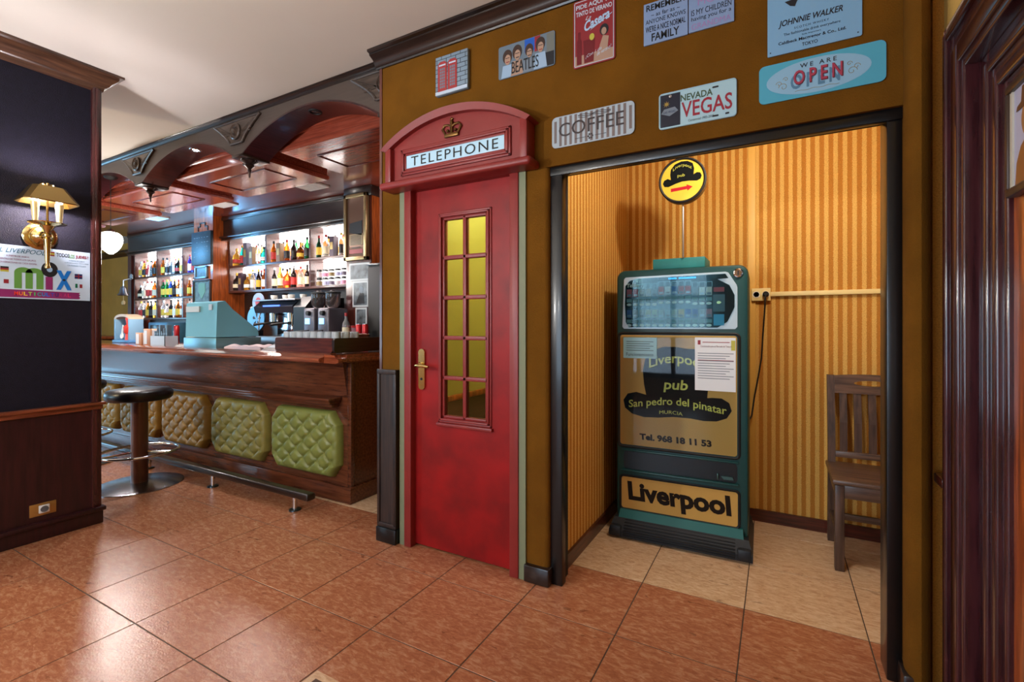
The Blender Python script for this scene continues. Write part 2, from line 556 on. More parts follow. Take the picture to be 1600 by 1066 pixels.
# black lacquered frame of the opening
tr = struct('trim_1', (-0.29, 2.17, 0))
MB().rbox(-0.966, -0.905, 2.112, 2.16, 0, 2.022, 0.004).build('post', black, tr)
MB().rbox(0.343, 0.387, 2.112, 2.235, 0, 2.022, 0.004).build('post', black, tr)
MB().rbox(-0.966, 0.387, 2.105, 2.135, 1.982, 2.026, 0.004).build('lintel', black, tr)
MB().box(-0.966, -0.925, 2.16, 2.235, 0, 2.022).build('stop_bead', blackmat, tr)
MB().box(-0.925, 0.343, 2.135, 2.235, 2.012, 2.024).build('lintel_soffit', blackmat, tr)

# ------------------------------------------------------------------ niche behind the opening
wl = structm(MB().box(-1.0, -0.96, 2.235, 3.50, 0, 2.62).build('wall_niche_left', stripeY))
MB().box(-0.96, -0.945, 2.235, 3.44, 0, 0.075).build('baseboard', woodY, wl)
wb = structm(MB().box(-1.0, 0.96, 3.44, 3.50, 0, 2.62).build('wall_niche_back', stripeX))
MB().box(-0.945, 0.9, 3.424, 3.44, 0, 0.075).build('baseboard', woodX, wb)
MB().rbox(-0.165, -0.118, 3.428, 3.442, 0.075, 2.6, 0.004).build('joint_cover', M('ochre_cover_strip', (212, 164, 76), 0.5), wb)
structm(MB().box(0.90, 0.96, 2.235, 3.44, 0, 2.62).box(0.47, 0.96, 2.12, 2.235, 0, 2.62).build('wall_niche_right', stripeY))
structm(MB().box(-1.0, 0.96, 2.21, 3.50, 2.60, 2.66).build('ceiling_niche', ceil_m))

# vestibule seen through the telephone door's panes
vest = M('yellow_green_wall', (158, 152, 74), 0.8, bump=0.1, bscale=80)
wv = structm(MB().box(-2.045, -1.94, 2.21, 4.2, 0, 2.70).build('wall_vestibule', vest))
MB().rbox(-1.94, -1.915, 2.24, 3.46, 0.745, 0.785, 0.006).build('chair_rail', orangewood, wv)
MB().box(-1.94, -1.93, 2.24, 3.46, 0.0, 0.745).build('wainscot', darkY, wv)
structm(MB().box(-1.94, -1.0, 3.44, 3.5, 0, 2.75).build('wall_vestibule_back', vest))
structm(MB().box(-2.05, -1.0, 2.21, 3.5, 2.70, 2.75).build('ceiling_vestibule', ceil_m))

# ------------------------------------------------------------------ right wall with the wooden door
RX = 0.50
wr = structm(MB().box(RX, 0.66, 1.96, 2.12, 0, 2.86).box(RX, 0.66, -3.3, 0.8, 0, 2.86).box(RX, 0.66, 0.8, 1.96, 2.20, 2.86).build('wall_right', M('ochre_carpet_lit', (206, 166, 90), 0.95, bump=0.5, bscale=220, vary=0.08, spec=0.15)))  # wall carpet in a paler tone, the strip's lit brightness put into its colour
MB().rbox(0.462, RX, 1.985, 2.075, 0.735, 0.768, 0.006).build('chair_rail_end', woodY, wr)
dr = struct('door_1', (RX, 1.4, 0))
def architrave(name, steps):
    cas = MB()
    for x, a, b, top in steps:
        cas.rbox(x, 0.62, b, a, 0, top, 0.006, 3).rbox(x, 0.62, 0.75, b + 0.002, top - (a - b), top, 0.006, 3)
    return cas.build(name, doorwood, dr)
architrave('casing', ((0.468, 1.995, 1.965, 2.20), (0.458, 1.965, 1.935, 2.17), (0.470, 1.935, 1.90, 2.14), (0.462, 1.90, 1.87, 2.105), (0.455, 1.87, 1.815, 2.075), (0.463, 1.815, 1.790, 2.02)))
architrave('jamb', ((0.500, 1.792, 1.735, 1.997), (0.515, 1.737, 1.70, 1.94)))
architrave('inner_casing', ((0.478, 1.702, 1.675, 1.945), (0.486, 1.675, 1.645, 1.918), (0.479, 1.645, 1.615, 1.888), (0.490, 1.615, 1.585, 1.858)))
MB().box(0.503, 0.53, 0.75, 1.60, 0, 1.85).build('door_leaf', orangewood, dr)

# ------------------------------------------------------------------ walls out of frame and behind the bar
wbk = MB()
wbk.box(-14, -9.0, -3.3, -3.1, 0, 2.86).box(-9.0, -6.8, -3.3, -3.1, 0, 0.55).box(-9.0, -6.8, -3.3, -3.1, 2.4, 2.86).box(-6.8, -3.1, -3.3, -3.1, 0, 2.86)
wbk.box(-3.1, -0.7, -3.3, -3.1, 0, 0.35).box(-3.1, -0.7, -3.3, -3.1, 2.35, 2.86).box(-0.7, 0.62, -3.3, -3.1, 0, 2.86)
structm(wbk.build('wall_behind', ochre_b))
for n, (a, b, z0, z1) in enumerate(((-3.1, -0.7, 0.35, 2.35), (-9.0, -6.8, 0.55, 2.4))):
    w = MB()
    for k in range(5):
        x = a + (b - a) * k / 4
        w.box(x - 0.035, x + 0.035, -3.14, -3.06, z0, z1)
    for z in (z0, z0 + (z1 - z0) * 0.36, z0 + (z1 - z0) * 0.70, z1):
        w.box(a, b, -3.14, -3.06, z - 0.035, z + 0.035)
    structm(w.build('window_%d' % (n + 1), darkX))
structm(MB().box(-14, -13.8, -3.3, -1.8, 0, 2.86).box(-14, -13.8, 1.2, 4.8, 0, 2.86).box(-14, -13.8, -1.8, 1.2, 0, 0.4).box(-14, -13.8, -1.8, 1.2, 2.4, 2.86).build('wall_far_left', ochre_b))
w3 = MB()
for k in range(4):
    w3.box(-13.84, -13.76, -1.835 + k * 1.0, -1.765 + k * 1.0, 0.4, 2.4)
for z in (0.4, 1.4, 2.4):
    w3.box(-13.84, -13.76, -1.8, 1.2, z - 0.03, z + 0.03)
structm(w3.build('window_3', darkX))
wf = structm(MB().box(-14, -9.5, 4.5, 4.7, 0, 2.86).build('wall_far', ochre_b))
crown('cornice', darkX, wf, -14, -9.5, 4.5, 2.60, 0.12, 0.10)
wbb = structm(MB().box(-9.5, -2.05, 4.2, 4.30, 0, 2.86).box(-9.62, -9.5, 3.9, 4.7, 0, 2.86).build('wall_bar_back', woodZ))
MB().box(-3.775, -2.2, 4.17, 4.2, 0, 2.75).build('lit_end_panel', orangewood, wbb)  # orange tone stands in for warm light on the end wall
structm(MB().box(-2.2, -2.05, 3.0, 4.2, 0, 2.75).build('wall_bar_end', orangewood))

# ------------------------------------------------------------------ pillar on the left
PX = -3.80
pl = struct('wall_left', (-4.1, 1.0, 0))
MB().box(-4.40, PX, 0.55, 1.385, 0.0, 2.86).build('pillar_core', navy, pl)
MB().box(-4.41, PX + 0.012, 0.54, 1.372, 0.09, 0.73).build('wainscot_panel', wains, pl)
post = MB()
for x in (PX + 0.006, -4.406):
    post.rbox(x - 0.03, x + 0.014, 1.345, 1.395, 0.09, 2.78, 0.008).rbox(x - 0.02, x + 0.022, 1.360, 1.382, 0.76, 2.76, 0.006)
post.build('corner_post', wood('post_wood', (42, 17, 18), (72, 31, 30), 'Z', 0.25, 0.5), pl)
rl = MB()
rl.rbox(-4.425, PX + 0.040, 0.53, 1.412, 0.752, 0.772, 0.008).rbox(-4.415, PX + 0.026, 0.535, 1.400, 0.725, 0.754, 0.006)
rl.build('chair_rail', wood('rail_wood', (96, 44, 26), (140, 74, 46), 'Y', 0.3, 0.4), pl)
bb = MB()
bb.rbox(-4.425, PX + 0.030, 0.52, 1.400, 0.0, 0.085, 0.006).rbox(-4.435, PX + 0.045, 0.515, 1.412, 0.080, 0.108, 0.010)
bb.build('baseboard', wains, pl)
cr = MB()
steps = [(0.0, 2.745), (0.018, 2.752), (0.022, 2.775), (0.040, 2.785), (0.050, 2.805), (0.075, 2.828), (0.080, 2.842), (0.100, 2.846), (0.100, 2.86)]
cr.loft([[(PX + d, 0.55 - d, z), (PX + d, 1.385 + d, z), (-4.40 - d, 1.385 + d, z), (-4.40 - d, 0.55 - d, z)] for d, z in steps], True)
cr.build('crown_moulding', wood('crown_wood', (52, 34, 26), (92, 62, 46), 'Y', 0.3, 0.4), pl)

# ------------------------------------------------------------------ arched beam over the bar
BY0, BY1 = 2.15, 2.355
CUSP = [-2.07 - 1.51 * k for k in range(6)]
bm_ = struct('trim_2', (-5.8, 2.24, 2.56))
zc, zt = 2.555, 2.762
half = 0.70
R_ = (half ** 2 + (zt - zc) ** 2) / (2 * (zt - zc))
def arch(cx):
    cz = zt - R_
    a = math.asin(half / R_)
    return [(cx + R_ * math.sin(t), cz + R_ * math.cos(t)) for t in [a - 2 * a * k / 24 for k in range(25)]]
for k in range(5):
    x1, x0 = CUSP[k], CUSP[k + 1]
    cx = (x0 + x1) / 2
    pts = arch(cx)
    # board: from right bottom along the arch to left bottom, then up and back
    out = [(x1, 2.86), (x1, zc)] + pts + [(x0, zc), (x0, 2.86)]
    b = MB()
    n = len(out)
    vs = [(p[0], BY0, p[1]) for p in out] + [(p[0], BY1, p[1]) for p in out]
    # faces as strips between the arch and the top edge (keeps the concave outline clean)
    low = [(x1, zc)] + pts + [(x0, zc)]
    m_ = len(low)
    vv = []
    for y in (BY0, BY1):
        vv += [(p[0], y, p[1]) for p in low] + [(p[0], y, 2.86) for p in low]
    ff = []
    for q in range(m_ - 1):
        ff.append((q, q + 1, m_ + q + 1, m_ + q))
        ff.append((2 * m_ + q, 2 * m_ + q + 1, 3 * m_ + q + 1, 3 * m_ + q))
        ff.append((q, q + 1, 2 * m_ + q + 1, 2 * m_ + q))
    b.add(vv, ff)
    b.build('arch_board', taupe, bm_)
    # dark lining of the arch's underside
    l = MB()
    vv = []
    for (px, pz) in pts:
        vv += [(px, BY0 - 0.004, pz), (px, BY1 + 0.004, pz), (px, BY1 + 0.004, pz - 0.012), (px, BY0 - 0.004, pz - 0.012)]
    ff = []
    for q in range(24):
        for e in range(4):
            ff.append((4 * q + e, 4 * q + (e + 1) % 4, 4 * q + 4 + (e + 1) % 4, 4 * q + 4 + e))
    l.add(vv, ff, True)
    l.build('arch_lining', wood('plum_lining_wood', (36, 13, 17), (62, 25, 29), 'Y', 0.28, 0.4), bm_)
crown('crown_moulding', darkX, bm_, -9.6, -2.05, BY0, 2.826, 0.03, 0.034)
cap = MB()
for x in CUSP[:5]:
    cap.rbox(x - 0.07, x + 0.07, BY0 - 0.008, BY1 + 0.008, zc - 0.022, zc - 0.0, 0.005)
cap.build('cusp_block', darkX, bm_)
carvew = wood('carved_brown_wood', (50, 40, 35), (82, 68, 59), 'X', 0.35, 0.3)
# carved fan ornaments between the arches
for x in CUSP[:4]:
    oz = 2.635
    tw, bw = 0.285, 0.075
    def side(t):   # concave flank
        return bw + (tw - bw) * (t ** 1.35)
    outl = [(x + side(k / 8), oz + 0.17 * k / 8) for k in range(9)] + [(x - side(k / 8), oz + 0.17 * k / 8) for k in range(8, -1, -1)]
    f = MB().prism(outl, BY0 - 0.014, BY0 + 0.002, 'Y')
    orn = f.build('carved_fan', carvew, bm_)
    e = MB()
    e.tube([(x + side(k / 8), BY0 - 0.014, oz + 0.17 * k / 8) for k in range(9)], 0.010, 6)
    e.tube([(x - side(k / 8), BY0 - 0.014, oz + 0.17 * k / 8) for k in range(9)], 0.010, 6)
    e.tube([(x - tw, BY0 - 0.014, oz + 0.17), (x + tw, BY0 - 0.014, oz + 0.17)], 0.009, 6)
    e.tube([(x - bw, BY0 - 0.014, oz), (x + bw, BY0 - 0.014, oz)], 0.009, 6)
    e.build('frame_edge', carvew, orn)
    ribs = MB()
    for s_ in (-1, 1):
        for q in range(5):
            ribs.tube([(x + s_ * 0.05, BY0 - 0.014, oz + 0.075), (x + s_ * (0.235 - 0.016 * q), BY0 - 0.014, oz + 0.158 - 0.022 * q)], 0.005, 5)
    ribs.build('fan_ribs', carvew, orn)
    ro = MB()
    ro.lathe([(0.062, 0), (0.062, 0.016), (0.052, 0.022), (0.046, 0.012), (0.036, 0.012), (0.030, 0.024), (0.020, 0.012), (0.014, 0.026), (0.0, 0.030)], (x, BY0 - 0.012, oz + 0.085), 'Y', 24)
    ro.v = [Vector((p.x, 2 * (BY0 - 0.012) - p.y, p.z)) for p in ro.v]
    ro.build('rosette', carvew, orn)
for x in CUSP[:4]:
    fi = MB()
    fi.lathe([(0.060, 0), (0.062, -0.010), (0.045, -0.020), (0.030, -0.030), (0.036, -0.042), (0.022, -0.056), (0.012, -0.066), (0.016, -0.078), (0.008, -0.09), (0.006, -0.13), (0.0, -0.135)], (x, 2.24, zc - 0.022), 'Z', 16)
    f_ = fi.build('drop_finial', M('bronze_finial', (58, 44, 40), 0.3, metal=0.7), bm_)
    sc2 = MB()
    for s_ in (-1, 1):
        sc2.tube([(x + s_ * (0.05 + 0.03 * math.cos(t)), 2.24, zc - 0.035 - 0.014 * math.sin(t)) for t in [0.3 * q for q in range(16)]], 0.006, 6)
    sc2.build('scroll', M('bronze_finial', (58, 44, 40), 0.3), f_)

# ------------------------------------------------------------------ coffered wooden ceiling over the bar
cb = structm(MB().box(-9.6, -2.05, 2.36, 4.2, 2.75, 2.84).build('ceiling_bar', ceilwood))
for k in range(5):
    xc = (CUSP[k] + CUSP[k + 1]) / 2 + 0.02
    x0, x1, y0, y1 = xc - 0.62, xc + 0.62, 2.40, 3.06
    p = MB()
    p.loft([[(x0 - d, y0 - d, z), (x1 + d, y0 - d, z), (x1 + d, y1 + d, z), (x0 - d, y1 + d, z)] for d, z in ((0.03, 2.75), (0.03, 2.735), (0.0, 2.725), (0.0, 2.665), (0.012, 2.655), (0.012, 2.63), (0.0, 2.618))])
    cp = p.build('coffer_panel', ceilwood, cb)
    g_ = MB()
    for a, b, c_, d_ in ((x0 + 0.2, x1 - 0.2, y0 + 0.17, y0 + 0.18), (x0 + 0.2, x1 - 0.2, y1 - 0.18, y1 - 0.17), (x0 + 0.2, x0 + 0.21, y0 + 0.17, y1 - 0.17), (x1 - 0.21, x1 - 0.2, y0 + 0.17, y1 - 0.17)):
        g_.rbox(a, b, c_, d_, 2.610, 2.619, 0.004)
    g_.build('panel_bead', woodX, cp)

def pane_mat(name, tint, spec_ior=1.5, rough=0.02):
    m = bpy.data.materials.new(name)
    m.use_nodes = True
    nt = m.node_tree
    for n in list(nt.nodes):
        nt.nodes.remove(n)
    o = nt.nodes.new('ShaderNodeOutputMaterial')
    mx = nt.nodes.new('ShaderNodeMixShader')
    fr = nt.nodes.new('ShaderNodeFresnel'); fr.inputs[0].default_value = spec_ior
    tr_ = nt.nodes.new('ShaderNodeBsdfTransparent'); tr_.inputs[0].default_value = tint
    gl = nt.nodes.new('ShaderNodeBsdfGlossy'); gl.inputs['Roughness'].default_value = rough
    nt.links.new(fr.outputs[0], mx.inputs[0]); nt.links.new(tr_.outputs[0], mx.inputs[1]); nt.links.new(gl.outputs[0], mx.inputs[2])
    nt.links.new(mx.outputs[0], o.inputs[0])
    return m
pane_green = pane_mat('yellow_green_pane', (0.88, 0.93, 0.74, 1), 1.45, 0.06)
pane_clear = pane_mat('clear_pane', (0.95, 0.97, 0.97, 1), 1.22)
UX, UZ, UY = (1, 0, 0), (0, 0, 1), (0, 1, 0)

# ------------------------------------------------------------------ telephone box front
tb = thing('telephone_box_front', 'red telephone box front with arched header and glazed door set in ochre wall', 'telephone box', (-1.49, 2.09, 0))
for a, b in ((-1.865, -1.815), (-1.175, -1.124)):
    MB().rbox(a, b, 2.072, 2.17, 0, 2.05, 0.005).build('jamb', redpaint, tb)
MB().box(-1.815, -1.175, 2.085, 2.17, 2.02, 2.06).build('head_jamb', redpaint, tb)
MB().box(-1.903, -1.865, 2.080, 2.12, 0, 2.05).build('green_strip', greenstrip, tb)
MB().box(-1.124, -1.086, 2.080, 2.12, 0, 2.05).build('green_strip', greenstrip, tb)
dx0, dx1, dz0, dz1 = -1.815, -1.175, 0.012, 2.02
wx0, wx1, wz0, wz1 = -1.622, -1.328, 0.748, 1.852
d = MB()
d.box(dx0, wx0, 2.115, 2.155, dz0, dz1).box(wx1, dx1, 2.115, 2.155, dz0, dz1).box(wx0, wx1, 2.115, 2.155, dz0, wz0).box(wx0, wx1, 2.115, 2.155, wz1, dz1)
door = d.build('door', reddoor, tb)
m_ = MB()
for k, (g0, y) in enumerate(((0.026, 2.108), (0.014, 2.100))):
    a, b, c, e = wx0 - g0, wx1 + g0, wz0 - g0, wz1 + g0
    t = 0.012
    m_.rbox(a, a + t, y, 2.13, c, e, 0.003).rbox(b - t, b, y, 2.13, c, e, 0.003).rbox(a, b, y, 2.13, c, c + t, 0.003).rbox(a, b, y, 2.13, e - t, e, 0.003)
m_.rbox(wx0 - 0.035, wx1 + 0.035, 2.096, 2.12, wz0 - 0.045, wz0 - 0.026, 0.005)
m_.build('window_moulding', redpaint, door)
mu = MB()
cxm = (wx0 + wx1) / 2
mu.rbox(cxm - 0.011, cxm + 0.011, 2.112, 2.145, wz0, wz1, 0.004)
rows = 5
for k in range(1, rows):
    z = wz0 + (wz1 - wz0) * k / rows
    mu.rbox(wx0, wx1, 2.112, 2.145, z - 0.011, z + 0.011, 0.004)
mu.rbox(wx0, wx0 + 0.014, 2.112, 2.145, wz0, wz1, 0.004).rbox(wx1 - 0.014, wx1, 2.112, 2.145, wz0, wz1, 0.004).rbox(wx0, wx1, 2.112, 2.145, wz0, wz0 + 0.014, 0.004).rbox(wx0, wx1, 2.112, 2.145, wz1 - 0.014, wz1, 0.004)
mu.build('glazing_bars', redpaint, door)
for k in range(rows):
    for c in range(2):
        a = wx0 if c == 0 else cxm
        z = wz0 + (wz1 - wz0) * k / rows
        MB().box(a + 0.003, a + (wx1 - wx0) / 2 - 0.003, 2.127, 2.131, z + 0.003, z + (wz1 - wz0) / rows - 0.003).build('pane', pane_green, door)
hp = MB().prism(rrect(-1.785, -1.741, 0.895, 1.125, 0.02), 2.103, 2.115, 'Y').build('handle_plate', brass, door)
hl = MB().tube([(-1.763, 2.105, 1.035), (-1.763, 2.062, 1.035), (-1.757, 2.052, 1.035), (-1.72, 2.050, 1.034), (-1.672, 2.052, 1.030)], [0.010, 0.010, 0.011, 0.010, 0.008], 10)
hl.lathe([(0.016, 0), (0.016, -0.012), (0.012, -0.016)], (-1.763, 2.104, 1.035), 'Y', 14)
hl.build('lever', brass, hp)
MB().lathe([(0.008, 0), (0.006, -0.004)], (-1.763, 2.103, 0.955), 'Y', 10).build('keyhole', blackmat, hp)
# header
hx, hw = -1.490, 0.44
def headarc(w, zs, zt2, n=24):
    r = (w ** 2 + (zt2 - zs) ** 2) / (2 * (zt2 - zs)); cz = zt2 - r; a = math.asin(w / r)
    return [(hx + r * math.sin(t), cz + r * math.cos(t)) for t in [a - 2 * a * k / n for k in range(n + 1)]]
hd = MB().prism([(hx + hw, 2.06)] + headarc(hw, 2.245, 2.372) + [(hx - hw, 2.06)], 2.03, 2.09, 'Y').build('header', redpaint, tb)
o_, i_ = headarc(hw + 0.035, 2.245, 2.395), headarc(hw + 0.005, 2.235, 2.362)
cr = MB()
vv = []
for p, q in zip(o_, i_):
    vv += [(p[0], 1.985, p[1]), (p[0], 2.09, p[1]), (q[0], 2.09, q[1]), (q[0], 2.0, q[1])]
ff = [(4 * k + e, 4 * k + (e + 1) % 4, 4 * k + 4 + (e + 1) % 4, 4 * k + 4 + e) for k in range(24) for e in range(4)] + [(0, 1, 2, 3), (99, 98, 97, 96)]
cr.add(vv, ff, True)
cr.build('arched_cornice', redpaint, tb)
for a in (hx - hw - 0.012, hx + hw - 0.03):
    MB().rbox(a, a + 0.042, 2.0, 2.09, 2.055, 2.252, 0.008).build('side_pilaster', redpaint, tb)
MB().rbox(hx - hw - 0.035, hx + hw + 0.04, 1.975, 2.09, 2.018, 2.058, 0.016, 4).build('ledge', redpaint, tb)
sf = MB()
for g0, y in ((0.034, 2.020), (0.022, 2.014), (0.010, 2.022)):
    a, b, c, e = -1.808 - g0, -1.172 + g0, 2.124 - g0, 2.202 + g0
    t = 0.014
    sf.rbox(a, a + t, y, 2.034, c, e, 0.003).rbox(b - t, b, y, 2.034, c, e, 0.003).rbox(a, b, y, 2.034, c, c + t, 0.003).rbox(a, b, y, 2.034, e - t, e, 0.003)
sf.build('sign_frame', redpaint, hd)
sp = MB().box(-1.81, -1.17, 2.026, 2.032, 2.122, 2.204).build('sign_plate', M('pale_blue_sign', (176, 212, 232), 0.5), hd)
text('TELEPHONE', sp, ink, (-1.49, 2.0252, 2.163), UX, UZ, w=0.56, h=0.052, spacing=1.2)
# crown emblem
cw = MB()
cx0, cz0 = -1.493, 2.247
cw.rbox(cx0 - 0.045, cx0 + 0.045, 2.016, 2.032, cz0, cz0 + 0.020, 0.004)
for s_ in (-1, 1):
    cw.tube([(cx0 + s_ * 0.040, 2.022, cz0 + 0.018), (cx0 + s_ * 0.060, 2.022, cz0 + 0.048), (cx0 + s_ * 0.046, 2.022, cz0 + 0.066), (cx0 + s_ * 0.02, 2.022, cz0 + 0.064), (cx0, 2.022, cz0 + 0.052)], 0.006, 6)
    cw.lathe([(0.0, -0.009), (0.008, -0.005), (0.009, 0.0), (0.006, 0.006), (0.0, 0.009)], (cx0 + s_ * 0.024, 2.022, cz0 + 0.034), 'Z', 8)
cw.tube([(cx0, 2.022, cz0 + 0.018), (cx0, 2.022, cz0 + 0.070)], 0.008, 6)
cw.lathe([(0.0, -0.011), (0.009, -0.006), (0.010, 0.0), (0.007, 0.008), (0.0, 0.011)], (cx0, 2.022, cz0 + 0.076), 'Z', 8)
cw.rbox(cx0 - 0.004, cx0 + 0.004, 2.018, 2.026, cz0 + 0.084, cz0 + 0.102, 0.002).rbox(cx0 - 0.010, cx0 + 0.010, 2.018, 2.026, cz0 + 0.090, cz0 + 0.096, 0.002)
cw.build('crown_emblem', goldold, hd)

# ------------------------------------------------------------------ signs on the ochre wall
def plate(name, label, cat, x0, x1, z0, z1, mat, r=0.01, t=0.004, y=2.088):
    o = MB().prism(rrect(x0, x1, z0, z1, r), y - t, y, 'Y').build(name, mat, None, ((x0 + x1) / 2, y, (z0 + z1) / 2))
    return tag(o, label, cat)
def flat(parent, pts, mat, y, name='print', t=0.0004):
    return MB().prism(pts, y - t, y, 'Y').build(name, mat, parent)
def R4(x0, x1, z0, z1):
    return [(x0, z0), (x1, z0), (x1, z1), (x0, z1)]
mc = lambda n, c, r=0.5: M(n, (c[0] * 0.82, c[1] * 0.87, c[2] * 0.92), r)  # print colours dimmed and blued to carry the weak bluish daylight
pblue = mc('print_pale_blue', (176, 196, 214)); pred = mc('print_red', (168, 40, 48)); pdk = mc('print_dark', (34, 32, 36)); pflesh = mc('print_flesh', (196, 150, 122))
pbrown = mc('print_brown', (70, 46, 36)); pcyan = mc('print_cyan', (98, 184, 204)); pyel = mc('print_yellow', (214, 196, 70)); pgrn = mc('print_green', (112, 162, 70)); pblu = mc('print_blue', (36, 98, 190))
pgry = mc('print_grey', (134, 140, 146)); pwht = mc('print_white', (224, 228, 232))

# small canvas of two red telephone boxes
x0, x1, z0, z1 = -1.633, -1.422, 2.507, 2.716
cv = tag(MB().rbox(x0, x1, 2.066, 2.089, z0, z1, 0.003).build('canvas_picture', mc('canvas_stone_grey', (150, 164, 172)), None, (-1.528, 2.088, 2.61)), 'small square canvas of two red telephone boxes above the booth', 'picture')
j = MB()
for k in range(8):
    z = z0 + 0.022 + k * 0.024
    j.box(x0 + 0.001, x1 - 0.001, 2.0648, 2.066, z, z + 0.002)
    for q in range(4):
        xx = x0 + 0.01 + q * 0.062 + (0.03 if k % 2 else 0)
        if xx < x1 - 0.01:
            j.box(xx, xx + 0.002, 2.0648, 2.066, z, min(z + 0.024, z1 - 0.002))
j.build('brick_joints', pdk, cv)
flat(cv, R4(x0 + 0.001, x1 - 0.001, z0 + 0.002, z0 + 0.02), pwht, 2.0646, 'pavement')
for a in (x0 + 0.018, x0 + 0.084):
    bx = flat(cv, [(a, z0 + 0.018), (a + 0.060, z0 + 0.018), (a + 0.060, z0 + 0.165), (a + 0.045, z0 + 0.178), (a + 0.015, z0 + 0.178), (a, z0 + 0.165)], mc('print_booth_red', (190, 58, 56)), 2.0638, 'printed_booth')
    flat(bx, R4(a + 0.008, a + 0.052, z0 + 0.154, z0 + 0.162), pwht, 2.0632, 'printed_sign')
    for rr in range(7):
        for cc in range(3):
            xx = a + 0.014 + cc * 0.012; zz = z0 + 0.034 + rr * 0.016
            flat(bx, R4(xx, xx + 0.009, zz, zz + 0.012), pgry, 2.0632, 'printed_pane')

# group photo plate
x0, x1, z0, z1 = -1.243, -0.930, 2.507, 2.672
bp_ = plate('photo_plate', 'metal plate with a photo of four long-haired people between canvas and red drink sign', 'sign', x0, x1, z0, z1, mc('plate_grey', (120, 132, 140)))
y = 2.0838
flat(bp_, R4(x0 + 0.150, x0 + 0.205, z0 + 0.10, z1 - 0.002), pblu, y, 'print')
flat(bp_, R4(x0 + 0.205, x0 + 0.236, z0 + 0.09, z1 - 0.002), pred, y, 'print')
flat(bp_, R4(x0 + 0.27, x1 - 0.004, z0 + 0.06, z1 - 0.004), mc('print_stone', (128, 124, 112)), y, 'print')
flat(bp_, R4(x0 + 0.25, x1 - 0.004, z0 + 0.004, z0 + 0.07), pdk, y - 0.0002, 'print')
for k, (cx, cz, s_, shirt) in enumerate(((x0 + 0.052, z0 + 0.098, 1.0, pblue), (x0 + 0.108, z0 + 0.108, 1.0, pflesh), (x0 + 0.175, z0 + 0.100, 0.85, pgry), (x0 + 0.236, z0 + 0.112, 0.95, pblue))):
    flat(bp_, [(cx - 0.036, z0 + 0.003), (cx + 0.036, z0 + 0.003), (cx + 0.026, cz - 0.034), (cx - 0.026, cz - 0.034)], shirt, y - 0.0004 - k * 1e-4, 'printed_shirt')
    hr = flat(bp_, ellipse(cx, cz + 0.008, 0.027 * s_, 0.036 * s_, 16), pbrown, y - 0.0009, 'printed_hair')
    flat(hr, ellipse(cx + 0.002, cz - 0.008, 0.017 * s_, 0.026 * s_, 16), pflesh, y - 0.0014, 'printed_face')
    flat(hr, R4(cx - 0.010, cx + 0.013, cz - 0.001, cz + 0.002), pdk, y - 0.0018, 'printed_eyes')
    flat(hr, R4(cx - 0.007, cx + 0.011, cz - 0.022, cz - 0.018), pdk if k in (1, 2) else pred, y - 0.0018, 'printed_mouth')
text('BEATLES', bp_, ink, (x0 + 0.152, y - 0.0022, z0 + 0.042), UX, UZ, w=0.15, h=0.058)

# red drink sign
x0, x1, z0, z1 = -0.836, -0.635, 2.457, 2.770
ds = plate('tin_sign', 'tall red tin sign advertising tinto de verano with a seated woman', 'sign', x0, x1, z0, z1, mc('sign_red', (160, 40, 44)), 0.012)
y = 2.0838
flat(ds, R4(x0 + 0.006, x1 - 0.006, z0 + 0.006, z0 + 0.055), pflesh, y, 'print')
ln = MB()
for a, b, c, e in ((x0 + 0.006, x0 + 0.009, z0 + 0.01, z1 - 0.01), (x1 - 0.009, x1 - 0.006, z0 + 0.01, z1 - 0.01), (x0 + 0.008, x1 - 0.008, z0 + 0.006, z0 + 0.009), (x0 + 0.008, x1 - 0.008, z1 - 0.009, z1 - 0.006)):
    ln.box(a, b, y - 0.0008, y, c, e)
ln.build('border_line', pwht, ds)
text('PIDE AQUI TU', ds, pwht, ((x0 + x1) / 2, y, z1 - 0.034), UX, UZ, w=0.172, h=0.024, bold=0.02)
text('TINTO DE VERANO', ds, pwht, ((x0 + x1) / 2, y, z1 - 0.064), UX, UZ, w=0.172, h=0.022, bold=0.02)
text('La', ds, pwht, (x0 + 0.075, y, z1 - 0.092), UX, (0.25, 0, 1), w=0.026, h=0.018, shear=0.3)
text('Casera', ds, mc('print_ice_blue', (196, 220, 240)), (x0 + 0.115, y, z1 - 0.115), (1, 0, 0.28), (-0.1, 0, 1), w=0.125, h=0.046, bold=0.03, shear=0.25)
flat(ds, [(x0 + 0.08, z1 - 0.155), (x0 + 0.185, z1 - 0.105), (x0 + 0.188, z1 - 0.10), (x0 + 0.10, z1 - 0.142)], mc('print_ice_blue', (196, 220, 240)), y - 0.0006, 'swash')
flat(ds, [(x0 + 0.018, z0 + 0.014), (x0 + 0.042, z0 + 0.014), (x0 + 0.042, z0 + 0.12), (x0 + 0.036, z0 + 0.135), (x0 + 0.036, z0 + 0.165), (x0 + 0.024, z0 + 0.165), (x0 + 0.024, z0 + 0.135), (x0 + 0.018, z0 + 0.12)], mc('print_wine', (122, 14, 24)), y - 0.0004, 'printed_bottle')
flat(ds, [(x0 + 0.055, z0 + 0.014), (x0 + 0.10, z0 + 0.014), (x0 + 0.106, z0 + 0.12), (x0 + 0.05, z0 + 0.12)], mc('print_wine', (122, 14, 24)), y - 0.0005, 'printed_glass')
flat(ds, ellipse(x0 + 0.092, z0 + 0.128, 0.012, 0.016, 12), pyel, y - 0.0006, 'printed_lemon')
flat(ds, [(x0 + 0.12, z0 + 0.02), (x0 + 0.19, z0 + 0.02), (x0 + 0.165, z0 + 0.05), (x0 + 0.172, z0 + 0.11), (x0 + 0.145, z0 + 0.12), (x0 + 0.13, z0 + 0.08)], pflesh, y - 0.0006, 'printed_figure')
